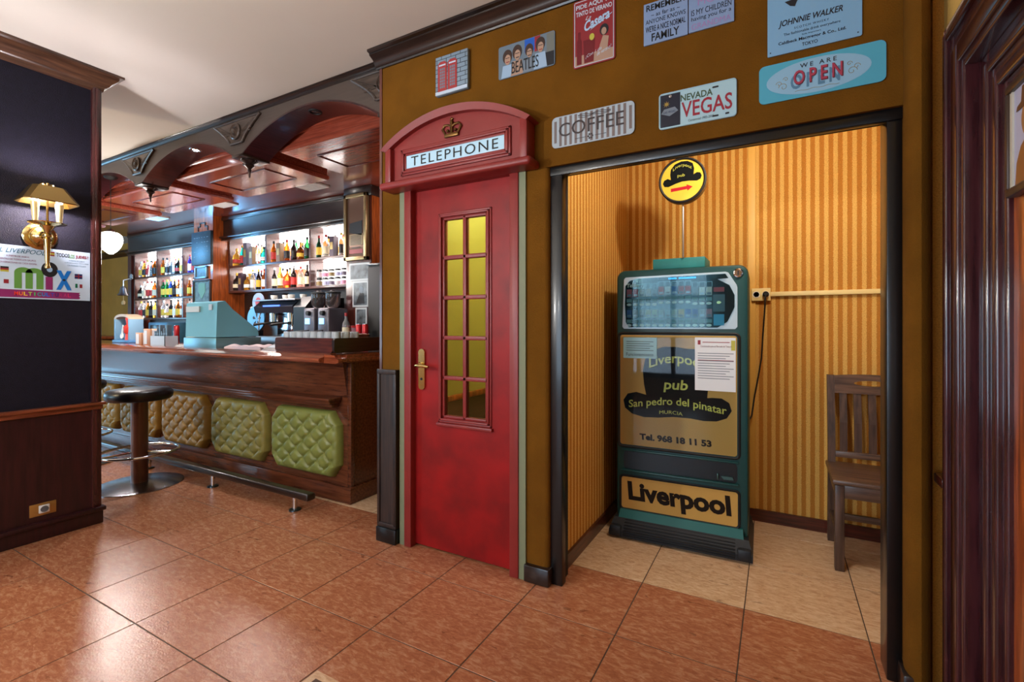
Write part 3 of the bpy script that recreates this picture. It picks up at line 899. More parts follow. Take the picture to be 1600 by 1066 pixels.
flat(ds, ellipse(x0 + 0.15, z0 + 0.145, 0.021, 0.026, 16), pdk, y - 0.0008, 'printed_hair')
flat(ds, ellipse(x0 + 0.149, z0 + 0.138, 0.012, 0.017, 14), pflesh, y - 0.0012, 'printed_face')
text('¡Con 1 dia', ds, pwht, (x0 + 0.10, y - 0.001, z0 + 0.052), (1, 0, 0.3), (0, 0, 1), w=0.08, h=0.018, shear=0.3)
text('de verano!', ds, pwht, (x0 + 0.15, y - 0.001, z0 + 0.052), (1, 0, 0.3), (0, 0, 1), w=0.07, h=0.018, shear=0.3)

# striped coffee plate
x0, x1, z0, z1 = -0.945, -0.548, 2.104, 2.251
cp = plate('coffee_plate', 'brown and white striped tin plate reading COFFEE', 'sign', x0, x1, z0, z1, mc('plate_off_white', (196, 200, 200)), 0.022)
y = 2.0838
for k in range(15):
    xx = x0 + 0.012 + k * 0.0258
    flat(cp, R4(xx, xx + 0.0125, z0 + (0.006 if 0 < k < 14 else 0.024), z1 - (0.005 if 0 < k < 14 else 0.02)), mc('print_taupe', (134, 112, 104)), y, 'printed_stripe')
text('COFFEE', cp, mc('print_dark_brown', (62, 46, 44)), ((x0 + x1) / 2 - 0.005, y - 0.0006, z0 + 0.080), UX, UZ, w=0.315, h=0.064)
fl = MB()
xm = (x0 + x1) / 2 - 0.005
fl.box(xm - 0.075, xm - 0.022, y - 0.0012, y - 0.0004, z0 + 0.026, z0 + 0.028).box(xm + 0.022, xm + 0.075, y - 0.0012, y - 0.0004, z0 + 0.026, z0 + 0.028)
for k in range(6):
    a = k * PI / 3
    fl.prism(ellipse(xm + 0.010 * math.cos(a), z0 + 0.027 + 0.010 * math.sin(a), 0.0045, 0.0045, 8), y - 0.0012, y - 0.0004, 'Y')
for k in range(3):
    fl.tube([(xm - 0.06 + 0.012 * q, y - 0.0004, z1 - 0.014 - 0.006 * k + 0.003 * math.sin(q * 0.9 + k)) for q in range(14)], 0.0011, 4)
fl.build('flourish', mc('print_dark_brown', (62, 46, 44)), cp)

# two small word signs
x0, x1, z0, z1 = -0.507, -0.325, 2.473, 2.652
ws = plate('word_sign', 'pale lilac word sign ending in FAMILY, left of a joined pair', 'sign', x0, x1, z0, z1, mc('sign_lilac', (150, 168, 200)), 0.002, 0.006)
y = 2.0818; xm = (x0 + x1) / 2
for s_, z, w, h, bo in (('REMEMBER', 0.158, 0.160, 0.027, 0.02), ('~ as far as ~', 0.125, 0.12, 0.018, 0), ('ANYONE KNOWS', 0.098, 0.165, 0.019, 0), ("WE'RE A NICE NORMAL", 0.066, 0.165, 0.026, 0.01), ('FAMILY', 0.028, 0.115, 0.034, 0.02)):
    text(s_, ws, ink, (xm, y, z0 + z), UX, UZ, w=w, h=h, bold=bo)
x0, x1, z0, z1 = -0.321, -0.149, 2.475, 2.74
ws = plate('word_sign', 'pale lilac word sign ending in pink GRANDMA, right of a joined pair', 'sign', x0, x1, z0, z1, mc('sign_lilac', (150, 168, 200)), 0.002, 0.006)
xm = (x0 + x1) / 2; ppk = mc('print_pink', (186, 140, 188))
for s_, z, w, h, mt in (('having you for a', 0.158, 0.15, 0.022, ink), ('MOM', 0.118, 0.10, 0.03, ppk), ('IS MY CHILDREN', 0.078, 0.152, 0.024, ink), ('having you for a', 0.050, 0.152, 0.022, ink), ('GRANDMA', 0.020, 0.15, 0.024, ppk)):
    text(s_, ws, mt, (xm, y, z0 + z), UX, UZ, w=w, h=h)

# licence plate
x0, x1, z0, z1 = -0.443, -0.139, 2.095, 2.248
vp = plate('licence_plate', 'white souvenir licence plate reading NEVADA and VEGAS in red', 'licence plate', x0, x1, z0, z1, mc('plate_mint_white', (196, 224, 226), 0.3), 0.014)
y = 2.0838
rim = MB()
rp = rrect(x0 + 0.003, x1 - 0.003, z0 + 0.003, z1 - 0.003, 0.012)
rim.tube([(p[0], y, p[1]) for p in rp], 0.0025, 5, closed=True)
rim.build('raised_rim', mc('plate_mint_white', (196, 224, 226), 0.3), vp)
flat(vp, R4(x0 + 0.007, x0 + 0.088, z0 + 0.008, z1 - 0.008), mc('print_night', (26, 28, 44), 0.4), y, 'night_photo')
flat(vp, [(x0 + 0.010, z0 + 0.066), (x0 + 0.045, z0 + 0.052), (x0 + 0.080, z0 + 0.070), (x0 + 0.066, z0 + 0.088), (x0 + 0.022, z0 + 0.084)], pgry, y - 0.0006, 'printed_sign')
text('LAS VEGAS', vp, mc('print_navy', (30, 44, 90)), (x0 + 0.044, y - 0.0012, z0 + 0.070), UX, UZ, w=0.048, h=0.009)
stp = [(x0 + 0.032 + (0.014 if k % 2 == 0 else 0.005) * math.sin(k * PI / 8), z0 + 0.104 + (0.014 if k % 2 == 0 else 0.005) * math.cos(k * PI / 8)) for k in range(16)]
flat(vp, stp, mc('print_gold', (190, 150, 60)), y - 0.0006, 'printed_star')
text('NEVADA', vp, mc('print_olive', (74, 92, 60)), (x0 + 0.152, y, z1 - 0.036), UX, UZ, w=0.125, h=0.028, bold=0.02)
text('VEGAS', vp, mc('print_crimson', (176, 34, 52)), (x0 + 0.190, y, z0 + 0.066), UX, UZ, w=0.195, h=0.066, bold=0.012)
text('Centennial 1905-2005', vp, pdk, (x0 + 0.170, y, z0 + 0.018), UX, UZ, w=0.10, h=0.010)
sl = MB()
for a, b in ((x0 + 0.225, z1 - 0.020), (x0 + 0.225, z0 + 0.016)):
    sl.prism(rrect(a - 0.012, a + 0.012, b - 0.0035, b + 0.0035, 0.0034, 3), y - 0.0008, y, 'Y')
sl.box(x0 + 0.262, x0 + 0.276, y - 0.0008, y, z0 + 0.014, z0 + 0.021)
sl.build('slots', pdk, vp)
MB().lathe([(0.007, 0), (0.006, -0.003), (0.0, -0.004)], (x0 + 0.048, y, z1 - 0.018), 'Y', 12).build('screw', chrome, vp)

# whisky sign
x0, x1, z0, z1 = -0.031, 0.268, 2.296, 2.745
jw = plate('tin_sign', 'large pale blue tin sign reading JOHNNIE WALKER above the OPEN sign', 'sign', x0, x1, z0, z1, mc('sign_sky', (146, 190, 220), 0.4), 0.006)
y = 2.0838; xm = (x0 + x1) / 2
text('JOHNNIE WALKER', jw, pdk, (xm - 0.01, y, z0 + 0.113), UX, UZ, w=0.205, h=0.030, bold=0.02, shear=0.25)
text('SCOTCH WHISKY', jw, pdk, (xm - 0.005, y, z0 + 0.088), UX, UZ, w=0.11, h=0.008, spacing=1.3)
text('The fashionable drink everywhere', jw, pdk, (xm - 0.005, y, z0 + 0.070), UX, UZ, w=0.18, h=0.013)
text('Sole Importers', jw, pdk, (xm - 0.005, y, z0 + 0.056), UX, UZ, w=0.06, h=0.007)
text('Caldbeck Macgregor & Co., Ltd.', jw, pdk, (xm - 0.005, y, z0 + 0.040), UX, UZ, w=0.215, h=0.015, bold=0.02)
text('TOKYO', jw, pdk, (xm - 0.01, y, z0 + 0.019), UX, UZ, w=0.05, h=0.013, bold=0.01)
flat(jw, [(x0 + 0.058, z0 + 0.196), (x0 + 0.076, z0 + 0.176), (x0 + 0.092, z0 + 0.170), (x0 + 0.098, z0 + 0.186), (x0 + 0.112, z0 + 0.21), (x0 + 0.122, z0 + 0.25), (x0 + 0.104, z0 + 0.25), (x0 + 0.094, z0 + 0.215), (x0 + 0.082, z0 + 0.198)], pdk, y, 'printed_boot')
flat(jw, [(x0 + 0.195, z0 + 0.182), (x0 + 0.215, z0 + 0.184), (x0 + 0.238, z0 + 0.20), (x0 + 0.236, z0 + 0.215), (x0 + 0.222, z0 + 0.21), (x0 + 0.20, z0 + 0.195)], pdk, y, 'printed_boot')
hs = MB()
for a in (x0 + 0.010, x1 - 0.012):
    hs.prism(ellipse(a, z0 + 0.014, 0.0025, 0.0025, 8), y - 0.0006, y, 'Y')
hs.build('nail_hole', pdk, jw)

# OPEN sign
x0, x1, z0, z1 = -0.060, 0.337, 2.1175, 2.264
os_ = plate('open_sign', 'turquoise tin sign with pale oval reading WE ARE OPEN', 'sign', x0, x1, z0, z1, mc('sign_turquoise', (92, 186, 206), 0.4), 0.020)
y = 2.0838; xm = (x0 + x1) / 2 - 0.008; zm = (z0 + z1) / 2
flat(os_, ellipse(xm, zm, 0.165, 0.064, 40), mc('sign_pale_oval', (164, 204, 224)), y, 'oval')
text('WE ARE', os_, pdk, (xm + 0.004, y - 0.0006, zm + 0.044), UX, UZ, w=0.115, h=0.016, spacing=1.5, bold=0.01)
text('OPEN', os_, mc('print_shadow_blue', (98, 142, 168)), (xm - 0.006, y - 0.0006, zm - 0.012), UX, UZ, w=0.156, h=0.056, bold=0.03, spacing=1.5)
text('OPEN', os_, mc('print_dark_red', (110, 28, 44)), (xm + 0.004, y - 0.0012, zm + 0.001), UX, UZ, w=0.156, h=0.056, bold=0.03, spacing=1.5)
text('OPEN', os_, mc('print_rose', (196, 62, 84)), (xm + 0.002, y - 0.0018, zm + 0.003), UX, UZ, w=0.153, h=0.053, bold=0.014, spacing=1.52)
sw = MB()
for s_ in (-1, 1):
    for q, (r, ox) in enumerate(((0.016, 0.108), (0.011, 0.122), (0.009, 0.100))):
        sw.tube([(xm + s_ * (ox + r * (1 - k / 16) * math.cos(k * 0.55)), y - 0.0006, zm - 0.004 + s_ * 0.004 + (q - 1) * 0.014 + r * (1 - k / 16) * math.sin(k * 0.55)) for k in range(14)], 0.0009, 4)
sw.tube([(xm - 0.07 + 0.01 * k, y - 0.0006, zm - 0.048 + 0.002 * math.sin(k * 1.3)) for k in range(15)], 0.0008, 4)
sw.build('flourish', mc('print_ochre', (176, 150, 96)), os_)

# ------------------------------------------------------------------ cigarette machine
cm_green = M('petrol_green_plastic', (16, 62, 62), 0.38, bump=0.12, bscale=300)
cm_green2 = M('petrol_green_metal', (22, 92, 92), 0.42)
tan = M('tan_panel', (192, 152, 80), 0.5, spec=0.2)
hatblack = M('hat_print_black', (10, 15, 18), 0.6, spec=0.15)
limeink = M('lime_print', (196, 200, 84), 0.5)
silver = M('silver_plastic', (164, 178, 184), 0.35, metal=0.3)
cm = thing('cigarette_machine', 'dark green cigarette vending machine with tan hat panel in the striped niche', 'vending machine', (-0.50, 3.02, 0), math.radians(1.5), local=True)
LX = lambda X: X + 0.50          # world X -> local x ; front face plane y = -0.16
b = MB()
rings = []
for yy, ins in ((-0.166, 0.014), (-0.163, 0.005), (-0.152, 0.0), (0.22, 0.0)):
    rings.append([(p[0], yy, p[1]) for p in rrect(-0.362 + ins, 0.362 - ins, 0.075 + ins, 1.59 - ins, 0.05, 6)])
b.loft(rings, True)
body = b.build('body', cm_green, cm)
# base with ribs
bs = MB()
bs.loft([[(-0.385, -0.255, 0.012), (0.385, -0.255, 0.012), (0.385, 0.2, 0.012), (-0.385, 0.2, 0.012)], [(-0.385, -0.255, 0.045), (0.385, -0.255, 0.045), (0.385, 0.2, 0.045), (-0.385, 0.2, 0.045)], [(-0.365, -0.205, 0.108), (0.365, -0.205, 0.108), (0.365, 0.2, 0.108), (-0.365, 0.2, 0.108)]])
base = bs.build('base', M('black_rubber_plastic', (24, 28, 34), 0.5), cm)
MB().loft([[(-0.34, -0.206, 0.1075), (0.34, -0.206, 0.1075), (0.34, -0.14, 0.1075), (-0.34, -0.14, 0.1075)], [(-0.335, -0.180, 0.150), (0.335, -0.180, 0.150), (0.335, -0.14, 0.150), (-0.335, -0.14, 0.150)]]).build('apron', cm_green2, cm)
for k in range(7):
    t = k / 6
    yy = -0.255 + 0.05 * max(0, (t - 0.3) / 0.7); zz = 0.024 + t * 0.076
    MB().rbox(-0.30, 0.30, yy - 0.007, yy + 0.01, zz - 0.003, zz + 0.003, 0.002).build('rib', blackmat, base)
for s_ in (-1, 1):
    MB().rbox(s_ * 0.345 - 0.035, s_ * 0.345 + 0.035, -0.262, -0.20, 0.012, 0.075, 0.012).build('corner_bumper', M('black_rubber_plastic', (24, 28, 34), 0.5), base)
    MB().lathe([(0.02, 0), (0.02, 0.013)], (s_ * 0.32, -0.2, 0.0), 'Z', 10).lathe([(0.02, 0), (0.02, 0.013)], (s_ * 0.32, 0.15, 0.0), 'Z', 10).build('foot', blackmat, base)
FY = -0.166
# display
dx0, dx1, dz0, dz1 = -0.325, 0.308, 1.238, 1.555
bez = [(dx0 + 0.01, dz1 - 0.02), (dx0 + 0.02, dz1 - 0.008), (dx1 - 0.06, dz1), (dx1 - 0.045, dz1 - 0.006), (dx1 - 0.004, dz1 - 0.075), (dx1, dz1 - 0.09), (dx1, dz0 + 0.012), (dx1 - 0.012, dz0), (dx0 + 0.01, dz0), (dx0, dz0 + 0.012)]
bz = MB().prism(bez, FY - 0.006, FY + 0.002, 'Y').build('display_bezel', silver, cm)
scr = [(dx0 + 0.022, dz0 + 0.04), (dx0 + 0.016, dz0 + 0.15), (dx0 + 0.02, dz1 - 0.06), (dx0 + 0.045, dz1 - 0.03), (dx0 + 0.09, dz1 - 0.018), (dx1 - 0.06, dz1 - 0.012), (dx1 - 0.045, dz1 - 0.036), (dx1 - 0.10, dz1 - 0.04), (dx1 - 0.04, dz1 - 0.075), (dx1 - 0.014, dz1 - 0.13), (dx1 - 0.014, dz0 + 0.12), (dx1 - 0.05, dz0 + 0.04), (dx1 - 0.10, dz0 + 0.008), (dx0 + 0.04, dz0 + 0.008)]
sc_ = MB().prism(scr, FY - 0.0075, FY - 0.006, 'Y').build('display_window', M('display_black', (14, 30, 36), 0.12), bz)
cols = [(176, 60, 70), (180, 66, 76), (170, 176, 178), (196, 200, 202), (150, 170, 186), (186, 70, 70), (210, 214, 214), (50, 100, 160), (176, 72, 80), (172, 60, 70), (130, 146, 160), (206, 206, 206), (198, 190, 180)]
cols2 = [(40, 70, 130), (150, 160, 170), (160, 170, 178), (186, 190, 170), (184, 196, 176), (166, 180, 180), (150, 180, 190), (186, 196, 190), (200, 170, 130), (60, 100, 160), (64, 96, 150), (140, 150, 160), (176, 120, 130)]
for row, cc in ((0, cols), (1, cols2)):
    for k in range(13):
        xx = dx0 + 0.028 + k * 0.0372
        zz = (1.428 if row == 0 else 1.305) + (0.010 if row == 0 and 4 < k < 10 else 0.0)
        pk = MB().box(xx, xx + 0.030, FY - 0.0105, FY - 0.0075, zz, zz + 0.046).build('pack_card', M('pack_%d_%d_%d' % cc[k], cc[k], 0.4), sc_)
        MB().box(xx + 0.004, xx + 0.026, FY - 0.0112, FY - 0.0105, zz + 0.004, zz + 0.016).build('pack_band', pwht if k % 2 else pgry, pk)
        MB().box(xx, xx + 0.030, FY - 0.0105, FY - 0.0075, zz - 0.032, zz - 0.012).build('price_tag', M('price_tag_grey', (120, 146, 150), 0.5), sc_)
        MB().prism(ellipse(xx + 0.015, zz - 0.046, 0.014, 0.008, 14), FY - 0.014, FY - 0.0075, 'Y').build('button', white, sc_)
        if row == 0:
            fr_ = MB()
            fr_.box(xx - 0.001, xx + 0.001, FY - 0.009, FY - 0.0075, zz + 0.048, zz + 0.076).box(xx + 0.029, xx + 0.031, FY - 0.009, FY - 0.0075, zz + 0.048, zz + 0.076).box(xx, xx + 0.03, FY - 0.009, FY - 0.0075, zz + 0.074, zz + 0.076)
            if k > 1:
                fr_.build('slot_frame', silver, sc_)
cp_ = MB().box(0.185, 0.245, FY - 0.011, FY - 0.0075, 1.335, 1.43).build('coin_panel', M('coin_panel_grey', (70, 84, 88), 0.3), sc_)
MB().box(0.188, 0.242, FY - 0.012, FY - 0.0075, 1.445, 1.47).build('red_flap', M('red_plastic', (176, 40, 44), 0.35), sc_)
MB().box(0.188, 0.242, FY - 0.012, FY - 0.0075, 1.258, 1.32).build('blue_panel', M('cyan_plastic', (60, 150, 186), 0.35), sc_)
MB().prism(ellipse(0.215, 1.385, 0.012, 0.008, 12), FY - 0.013, FY - 0.011, 'Y').build('coin_slot', brass, cp_)
text('Teide', sc_, white, (-0.262, FY - 0.0076, 1.497), UX, UZ, w=0.072, h=0.022, bold=0.02, shear=0.1)
MB().prism(scr, FY - 0.0185, FY - 0.0178, 'Y').build('cover_pane', pane_mat('cyan_pane', (0.80, 0.94, 0.96, 1), 1.22), bz)  # cyan tint stands in for the teal reflection over the display
led = MB()
for k in range(16):
    if k != 5:
        led.box(-0.055 + k * 0.0095, -0.048 + k * 0.0095, FY - 0.0082, FY - 0.0075, 1.525, 1.534 + 0.001 * (k % 2))
led.build('led_digits', M('blue_led', (40, 150, 240), 0.5, emit=(60, 170, 255), estr=1.5), sc_)
MB().lathe([(0.026, 0), (0.027, -0.006), (0.024, -0.014), (0.018, -0.016), (0.018, -0.010), (0.0, -0.010)], (0.312, FY + 0.004, 1.545), 'Y', 24).build('lock', chrome, cm)
MB().box(0.309, 0.315, FY - 0.0085, FY - 0.005, 1.533, 1.557).build('key_slot', blackmat, cm)
# hat poster panel
px0, px1, pz0, pz1 = -0.338, 0.306, 0.540, 1.200
gk = MB()
for a in (1,):
    o1 = rrect(px0 - 0.012, px1 + 0.012, pz0 - 0.012, pz1 + 0.012, 0.024)
    gk.tube([(p[0], FY, p[1]) for p in o1], 0.008, 6, closed=True)
gk.build('panel_gasket', blackmat, cm)
tp = MB().prism(rrect(px0, px1, pz0, pz1, 0.014), FY - 0.004, FY + 0.002, 'Y').build('hat_panel', tan, cm)
def zc5(x, z):      # from poster space (0..1, 0..1) to the panel
    return (px0 + x * (px1 - px0), pz0 + z * (pz1 - pz0))
brim = [(0.24, 0.465), (0.15, 0.485), (0.07, 0.465), (0.03, 0.405), (0.045, 0.335), (0.11, 0.285), (0.22, 0.262), (0.35, 0.268), (0.48, 0.285), (0.62, 0.285), (0.74, 0.272), (0.84, 0.278), (0.92, 0.31), (0.96, 0.375), (0.94, 0.44), (0.88, 0.475), (0.80, 0.475), (0.765, 0.47)]
crownp = [(0.775, 0.60), (0.79, 0.78), (0.77, 0.86), (0.70, 0.885), (0.60, 0.885), (0.50, 0.90), (0.40, 0.90), (0.31, 0.87), (0.235, 0.80), (0.21, 0.68), (0.22, 0.56)]
MB().prism([zc5(*p) for p in brim + crownp], FY - 0.0046, FY - 0.004, 'Y').build('printed_hat', hatblack, tp)
ty = FY - 0.0048
def arcw(amp, half):
    return lambda a, c: (a, c + amp * (1 - (a / half) ** 2))
text('Liverpool', tp, limeink, (*[zc5(0.50, 0.73)[0]], ty, zc5(0.5, 0.735)[1]), UX, UZ, w=0.30, h=0.075, bold=0.015, warp=arcw(0.035, 0.15))
text('pub', tp, limeink, (zc5(0.50, 0)[0], ty, zc5(0, 0.555)[1]), UX, UZ, w=0.135, h=0.075, bold=0.02, shear=0.1)
text('San pedro del pinatar', tp, limeink, (zc5(0.50, 0)[0], ty, zc5(0, 0.385)[1]), UX, UZ, w=0.54, h=0.058, bold=0.012, warp=lambda a, c: (a, c + 0.018 * math.cos(a * 9)))
text('MURCIA', tp, limeink, (zc5(0.46, 0)[0], ty, zc5(0, 0.315)[1]), UX, UZ, w=0.13, h=0.020, warp=arcw(0.006, 0.07))
text('Tel. 968 18 11 53', tp, M('brown_print', (30, 20, 12), 0.6, spec=0.15), (zc5(0.49, 0)[0], ty, zc5(0, 0.085)[1]), UX, UZ, w=0.40, h=0.040, bold=0.05, shear=-0.05)
cvr = MB().box(px0 + 0.004, px1 - 0.004, FY - 0.0075, FY - 0.0065, pz0 + 0.004, pz1 - 0.004).build('cover_pane', pane_clear, tp)
# tray
MB().prism(rrect(-0.318, 0.308, 0.385, 0.505, 0.03), FY - 0.0005, FY + 0.004, 'Y').build('tray_recess', M('tray_black', (6, 14, 16), 0.3), cm)
MB().rbox(-0.33, 0.315, FY - 0.020, FY + 0.004, 0.378, 0.392, 0.006).rbox(-0.33, 0.315, FY - 0.010, FY + 0.004, 0.50, 0.512, 0.005).build('tray_lip', cm_green, cm)
MB().rbox(0.205, 0.213, FY - 0.014, FY, 0.405, 0.437, 0.002).prism([(0.225, 0.425), (0.285, 0.425), (0.29, 0.41), (0.24, 0.408)], FY - 0.012, FY, 'Y').build('coin_return', M('green_grey_metal', (70, 100, 96), 0.3, metal=0.6), cm)
# lower panel
gk2 = MB().tube([(p[0], FY, p[1]) for p in rrect(-0.338, 0.318, 0.148, 0.352, 0.02)], 0.007, 6, closed=True).build('panel_gasket', blackmat, cm)
lp = MB().prism(rrect(-0.330, 0.310, 0.156, 0.344, 0.014), FY - 0.004, FY + 0.002, 'Y').build('name_panel', tan, cm)
text('Liverpool', lp, M('brown_print', (30, 20, 12), 0.6, spec=0.15), (-0.008, FY - 0.0044, 0.248), UX, UZ, w=0.575, h=0.145, bold=0.042, shear=-0.08)
# green box on the top
gb = MB().rbox(-0.150, 0.142, -0.13, 0.10, 1.592, 1.652, 0.004).build('top_box', M('teal_painted_wood', (34, 118, 116), 0.55, vary=0.12, vscale=12), None)
gb.location = (-0.50, 3.02, 0)
tag(gb, 'small teal wooden box lying on top of the cigarette machine', 'box')

# papers stuck on the machine
def onmach(o, label, cat):
    o.location = (-0.50, 3.02, 0); o.rotation_euler = (0, 0, math.radians(1.5))
    LOCALS.add(o.name)
    return tag(o, label, cat)
pa = onmach(MB().box(0.090, 0.300, FY - 0.010, FY - 0.008, 0.893, 1.190).build('notice_sheet', paper), 'white printed notice sheet taped to right of the hat panel', 'notice')
for k in range(11):
    MB().box(0.105, 0.29 - (k % 3) * 0.02, FY - 0.0104, FY - 0.010, 1.10 - k * 0.014, 1.104 - k * 0.014).build('text_line', pgry, pa)
text('Comisionado para el Mercado de Tabacos', pa, mc('print_maroon', (130, 52, 48)), (0.200, FY - 0.0101, 1.140), UX, UZ, w=0.16, h=0.014)
MB().box(0.105, 0.120, FY - 0.0106, FY - 0.010, 1.150, 1.175).build('crest', pred, pa)
MB().box(0.13, 0.27, FY - 0.0106, FY - 0.010, 1.162, 1.166).box(0.105, 0.29, FY - 0.0106, FY - 0.010, 1.062, 1.065).build('red_rule', pred, pa)
MB().box(0.277, 0.298, FY - 0.0106, FY - 0.010, 1.12, 1.175).build('yellow_label', pyel, pa)
pb = onmach(MB().box(-0.318, -0.120, FY - 0.010, FY - 0.008, 1.062, 1.186).build('notice_card', M('glassy_grey_card', (120, 160, 164), 0.25)), 'small grey glossy notice at upper left of the hat panel', 'notice')
for k in range(5):
    MB().box(-0.30, -0.14 - (k % 2) * 0.02, FY - 0.0104, FY - 0.010, 1.160 - k * 0.013, 1.163 - k * 0.013).build('text_line', pdk, pb)
text('Funcionamiento', pb, pdk, (-0.22, FY - 0.0101, 1.085), UX, UZ, w=0.16, h=0.020)

# round hanging sign
rs = thing('round_sign', 'round yellow sign with black hat and red arrow on a thin pole', 'sign', (-0.476, 2.88, 1.652))
MB().lathe([(0.125, 0), (0.130, 0.006), (0.130, 0.05), (0.125, 0.055)], (-0.476, 2.855, 2.092), 'Y', 48).build('case', M('sign_case_brown', (120, 90, 50), 0.45), rs)
fc = MB().lathe([(0.118, 0.0), (0.118, 0.003)], (-0.476, 2.852, 2.092), 'Y', 48).build('face', M('sign_yellow', (214, 186, 62), 0.4), rs)
MB().tube([(-0.476 + 0.124 * math.cos(2 * PI * k / 48), 2.854, 2.092 + 0.124 * math.sin(2 * PI * k / 48)) for k in range(48)], 0.008, 6, closed=True).build('rim', blackmat, rs)
cx, cz = -0.476, 2.106
hat = [(-0.062, -0.005), (-0.080, 0.004), (-0.100, -0.004), (-0.107, -0.022), (-0.098, -0.040), (-0.075, -0.044), (-0.035, -0.030), (0.0, -0.022), (0.04, -0.022), (0.08, -0.028), (0.100, -0.020), (0.106, -0.002), (0.098, 0.016), (0.080, 0.020), (0.062, 0.010), (0.066, 0.045), (0.058, 0.075), (0.03, 0.092), (-0.005, 0.094), (-0.04, 0.082), (-0.062, 0.055), (-0.066, 0.025)]
MB().prism([(cx + p[0], cz + p[1]) for p in hat], 2.8512, 2.852, 'Y').build('printed_hat', hatblack, fc)
text('Liverpool', fc, limeink, (cx, 2.851, cz + 0.048), UX, UZ, w=0.10, h=0.022, warp=arcw(0.022, 0.05))
text('pub', fc, limeink, (cx - 0.005, 2.851, cz + 0.012), UX, UZ, w=0.040, h=0.022)
ar = [(-0.062, -0.075), (0.028, -0.068), (0.030, -0.078), (0.058, -0.058), (0.024, -0.042), (0.026, -0.051), (-0.062, -0.056)]
MB().prism([(cx + p[0], cz + p[1]) for p in ar], 2.8512, 2.852, 'Y').build('red_arrow', M('arrow_red', (182, 24, 40), 0.4), fc)
MB().tube([(-0.476, 2.885, 1.652), (-0.476, 2.885, 1.97)], 0.006, 8).build('pole', steel, rs)

# conduit, socket and lead on the back wall of the niche
sk = thing('wall_socket', 'double cream socket with black plug on the striped niche wall', 'socket', (-0.085, 3.438, 1.45))
MB().rbox(-0.142, -0.033, 3.408, 3.442, 1.415, 1.495, 0.004).build('box', cream, sk)
for x in (-0.114, -0.060):
    MB().lathe([(0.021, 0), (0.021, -0.003), (0.017, -0.003), (0.015, 0.006), (0.0, 0.006)], (x, 3.408, 1.455), 'Y', 18).build('outlet', white, sk)
ld = thing('power_lead', 'black power lead hanging from the socket behind the machine', 'cable', (-0.06, 3.40, 0.7))
MB().lathe([(0.018, 0), (0.018, -0.03), (0.010, -0.042)], (-0.060, 3.409, 1.455), 'Y', 14).build('plug', blackmat, ld)
MB().tube([(-0.060, 3.372, 1.452), (-0.062, 3.364, 1.43), (-0.066, 3.385, 1.36), (-0.075, 3.41, 1.22), (-0.085, 3.425, 1.05), (-0.105, 3.428, 0.92), (-0.125, 3.42, 0.80), (-0.14, 3.40, 0.68), (-0.17, 3.36, 0.62)], 0.0045, 8).build('cord', blackmat, ld)
tag(MB().rbox(-0.035, 0.90, 3.414, 3.440, 1.442, 1.470, 0.004).build('cable_conduit', cream, None, (0.43, 3.44, 1.455)), 'long cream cable conduit running right from the niche socket', 'conduit')

# ------------------------------------------------------------------ chair in the niche
cwz = wood('chair_walnut_z', (52, 36, 28), (88, 64, 50), 'Z', 0.45, 0.1)
cwx = wood('chair_walnut_x', (62, 44, 34), (108, 80, 62), 'X', 0.4, 0.2)
ch = thing('dining_chair', 'dark walnut slat-back wooden chair half hidden behind the niche frame', 'chair', (0.475, 3.12, 0))
X0, X1 = 0.262, 0.69
for x in (X0, X1 - 0.042):
    MB().rbox(x, x + 0.042, 2.925, 2.967, 0, 0.44, 0.004).build('leg', cwz, ch)
    lg = MB()
    lg.loft([[(x + a, y + e, z) for a, e in ((0, 0), (0.036, 0), (0.036, 0.045), (0, 0.045))] for z, y in ((0, 3.315), (0.44, 3.285), (0.62, 3.295), (0.965, 3.35))])
    lg.build('back_leg', cwz, ch)
st = MB().rbox(X0 - 0.012, X1 + 0.012, 2.905, 3.315, 0.445, 0.472, 0.008)
st.build('seat', cwx, ch)
ap = MB().rbox(X0 + 0.04, X1 - 0.04, 2.93, 2.955, 0.375, 0.446, 0.003).rbox(X0 + 0.005, X0 + 0.03, 2.96, 3.29, 0.375, 0.446, 0.003).rbox(X1 - 0.03, X1 - 0.005, 2.96, 3.29, 0.375, 0.446, 0.003)
ap.build('apron', cwx, ch)
MB().rbox(X0 + 0.035, X1 - 0.035, 3.30, 3.325, 0.14, 0.175, 0.003).build('stretcher', cwx, ch)
for x in (X0 + 0.008, X1 - 0.030):
    MB().rbox(x, x + 0.022, 2.96, 3.30, 0.16, 0.19, 0.003).build('stretcher', cwz, ch)
# top rail with hand hole
tr_ = MB()
xm = (X0 + X1) / 2
hole = ellipse(xm, 0.925, 0.085, 0.016, 24)
outer = []
for k in range(24):
    a = 2 * PI * k / 24
    sx_, sz_ = math.cos(a), math.sin(a)
    m2 = max(abs(sx_) / 1.0, abs(sz_) / 1.0)
    outer.append((xm + (X1 - X0 - 0.07) / 2 * sx_ / m2, 0.915 + 0.05 * sz_ / m2 + (0.010 * (1 - (sx_ / m2) ** 2) if sz_ > 0 else 0)))
vv = []
for (p, q) in zip(outer, hole):
    for yy in (3.335, 3.36):
        vv += [(p[0], yy + (p[1] - 0.915) * 0.15, p[1]), (q[0], yy + (q[1] - 0.915) * 0.15, q[1])]
ff = []
for k in range(24):
    n_ = (k + 1) % 24
    a, b2 = 4 * k, 4 * n_
    ff += [(a, b2, b2 + 1, a + 1), (a + 2, a + 3, b2 + 3, b2 + 2), (a, a + 2, b2 + 2, b2), (a + 1, b2 + 1, b2 + 3, a + 3)]
tr_.add(vv, ff)
tr_.build('top_rail', cwx, ch)
MB().rbox(X0 + 0.03, X1 - 0.03, 3.292, 3.318, 0.50, 0.535, 0.003).build('lower_rail', cwx, ch)
